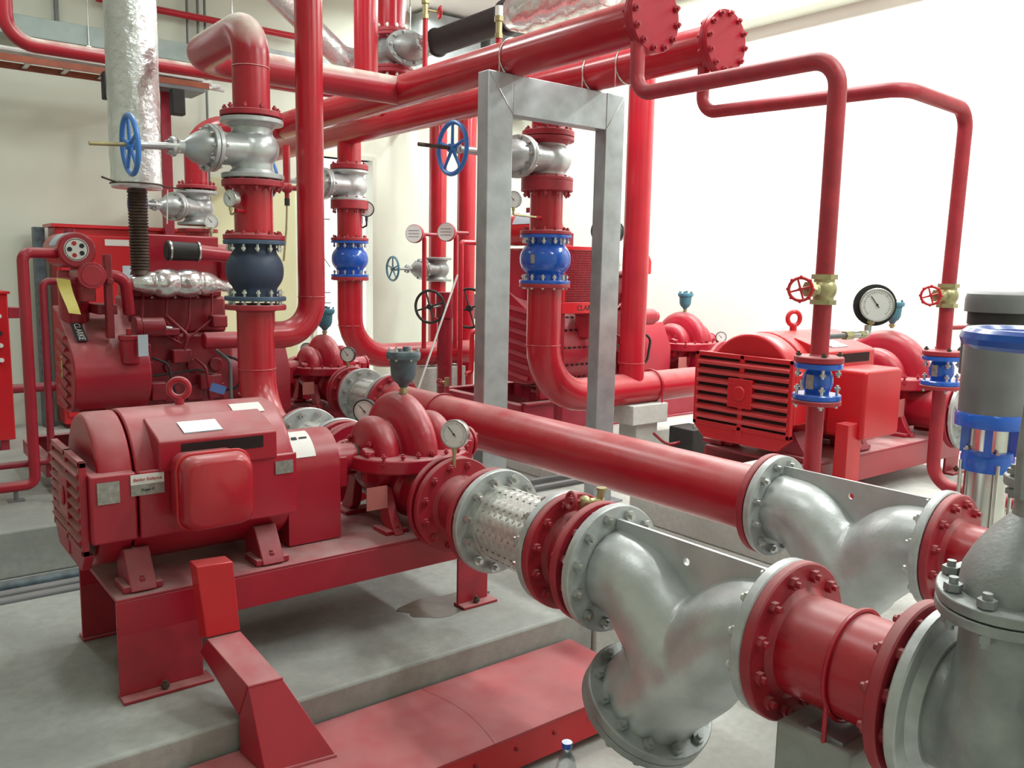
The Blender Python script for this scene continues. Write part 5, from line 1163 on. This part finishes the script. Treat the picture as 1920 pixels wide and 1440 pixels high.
link('valve_body', G().hexa(p - V((0, 0, .04)), p + V((0, 0, .04)), .024).cyl(p, p - V((.07, 0, 0)), .012, n=10), BRS, T); handwheel(T, p - V((.08, 0, 0)), (-1, -.3, 0), .03, .006, REDF, 3, 6)
link('drain_pipe', G().path([p - V((0, 0, .04)), (p.x, 6.4, p.z - .15), (p.x + .5, 6.4, p.z - .18)], .022, 10, .03).cyl((p.x, 6.4, p.z - .1), (p.x, 6.4, 0), .022, n=10), REDF, T)
# ------------------------------------------------------------------ clutter behind the long suction pipe
T = thing('battery_rack', 'dark battery box on the floor under the right-hand motor', 'box', (5.4, 4.2, 0)); p = P(1308, 830, 'y', 4.3)
link('case', G().bx(p.x - .12, p.x + .12, 4.25, 4.5, p.z - .12, p.z + .12), BLK, T, bev=.01); link('terminal', G().cyl((p.x - .05, 4.3, p.z + .12), (p.x - .05, 4.3, p.z + .15), .012, n=8), CHR, T); link('rack', G().bx(p.x - .13, p.x + .13, 4.24, 4.52, 0, p.z - .121), REDD, T, bev=.004)
T = pipe('brown_cable', 'brown cable looping beside the battery box', [P(1225, 812, 'y', 4.45), P(1250, 835, 'y', 4.40), P(1280, 828, 'y', 4.38), P(1335, 796, 'y', 4.35)], .012, REDK, .15, cat='cable')
for k, (u0, v0, u1, v1) in enumerate(((985, 905, 1130, 876), (1000, 916, 1140, 890))):
    a = P(u0, v0, 'z', .03); b2 = P(u1, v1, 'z', .03); b2.y = a.y
    solo('floor_conduit', ['dark conduit on the floor just beyond the braided connector', 'thin dark conduit on the floor nearer the braided connector'][k], 'conduit', G().cyl(a, b2 + V((1.2, 0, 0)), .022, n=10), GRY, a)

# ------------------------------------------------------------------ grey ductwork high on the far wall
T = thing('grey_duct', 'tall grey sheet metal duct high on the far wall above the black sleeved pipe', 'duct', (6.6, 9.3, 3.8))
link('duct_body', G().bx(5.75, 6.6, 9.15, 9.46, 3.75, 4.7), GALV, T, bev=.005)
link('duct_body', G().bx(6.75, 7.5, 9.15, 9.46, 3.65, 4.7), GALV, T, bev=.005)
link('seam', G().bx(6.60, 6.75, 9.20, 9.40, 4.0, 4.2), CHR, T)
T = thing('steel_channel', 'grey steel channel crossing behind the bypass pipe under the high red pipe', 'beam', (4.0, 8.9, 3.5))
pz = P(600, 118, 'y', 8.9).z
link('channel', G().bx(3.0, 6.2, 8.85, 8.95, pz - .04, pz + .04), GALV, T, bev=.004)
for x in (3.3, 5.4): link('hanger_rod', G().cyl((x, 8.9, pz + .04), (x, 8.9, 4.72), .008, n=8), CHR, T)
for k, (u, x0) in enumerate(((1190, .02), (1214, .02))):
    pass
p = P(1203, 1440, 'z', .10)
solo('black_prop', 'short black steel prop on the floor under the basket of the foreground strainer', 'support', G().bx(1.60, 1.64, 1.60, 1.63, 0, .145), BLK, (1.62, 1.62, 0))

p = P(538, 352, 'y', 7.0)
T = thing('sampling_valve', 'small faded red valve with thin hanging brass tube beside the upper left gate valve', 'valve', p)
link('valve_body', G().cyl(p - V((.10, 0, 0)), p + V((.10, 0, 0)), .022, n=12).sph(p, .05, n=14).cyl(p, p - V((0, 0, .09)), .02, n=12), REDF, T)
link('tube_nut', G().hexa(p - V((0, 0, .09)), p - V((0, 0, .15)), .024), BLK, T)
link('brass_tube', G().path([p - V((0, 0, .13)), p - V((.01, 0, .35)), p - V((.04, 0, .62))], .010, 8, .1), BRS, T)
link('support_pipe', G().cyl(p + V((0, 0, .03)), p + V((0, 0, .35)), .03, n=14), REDP, T)
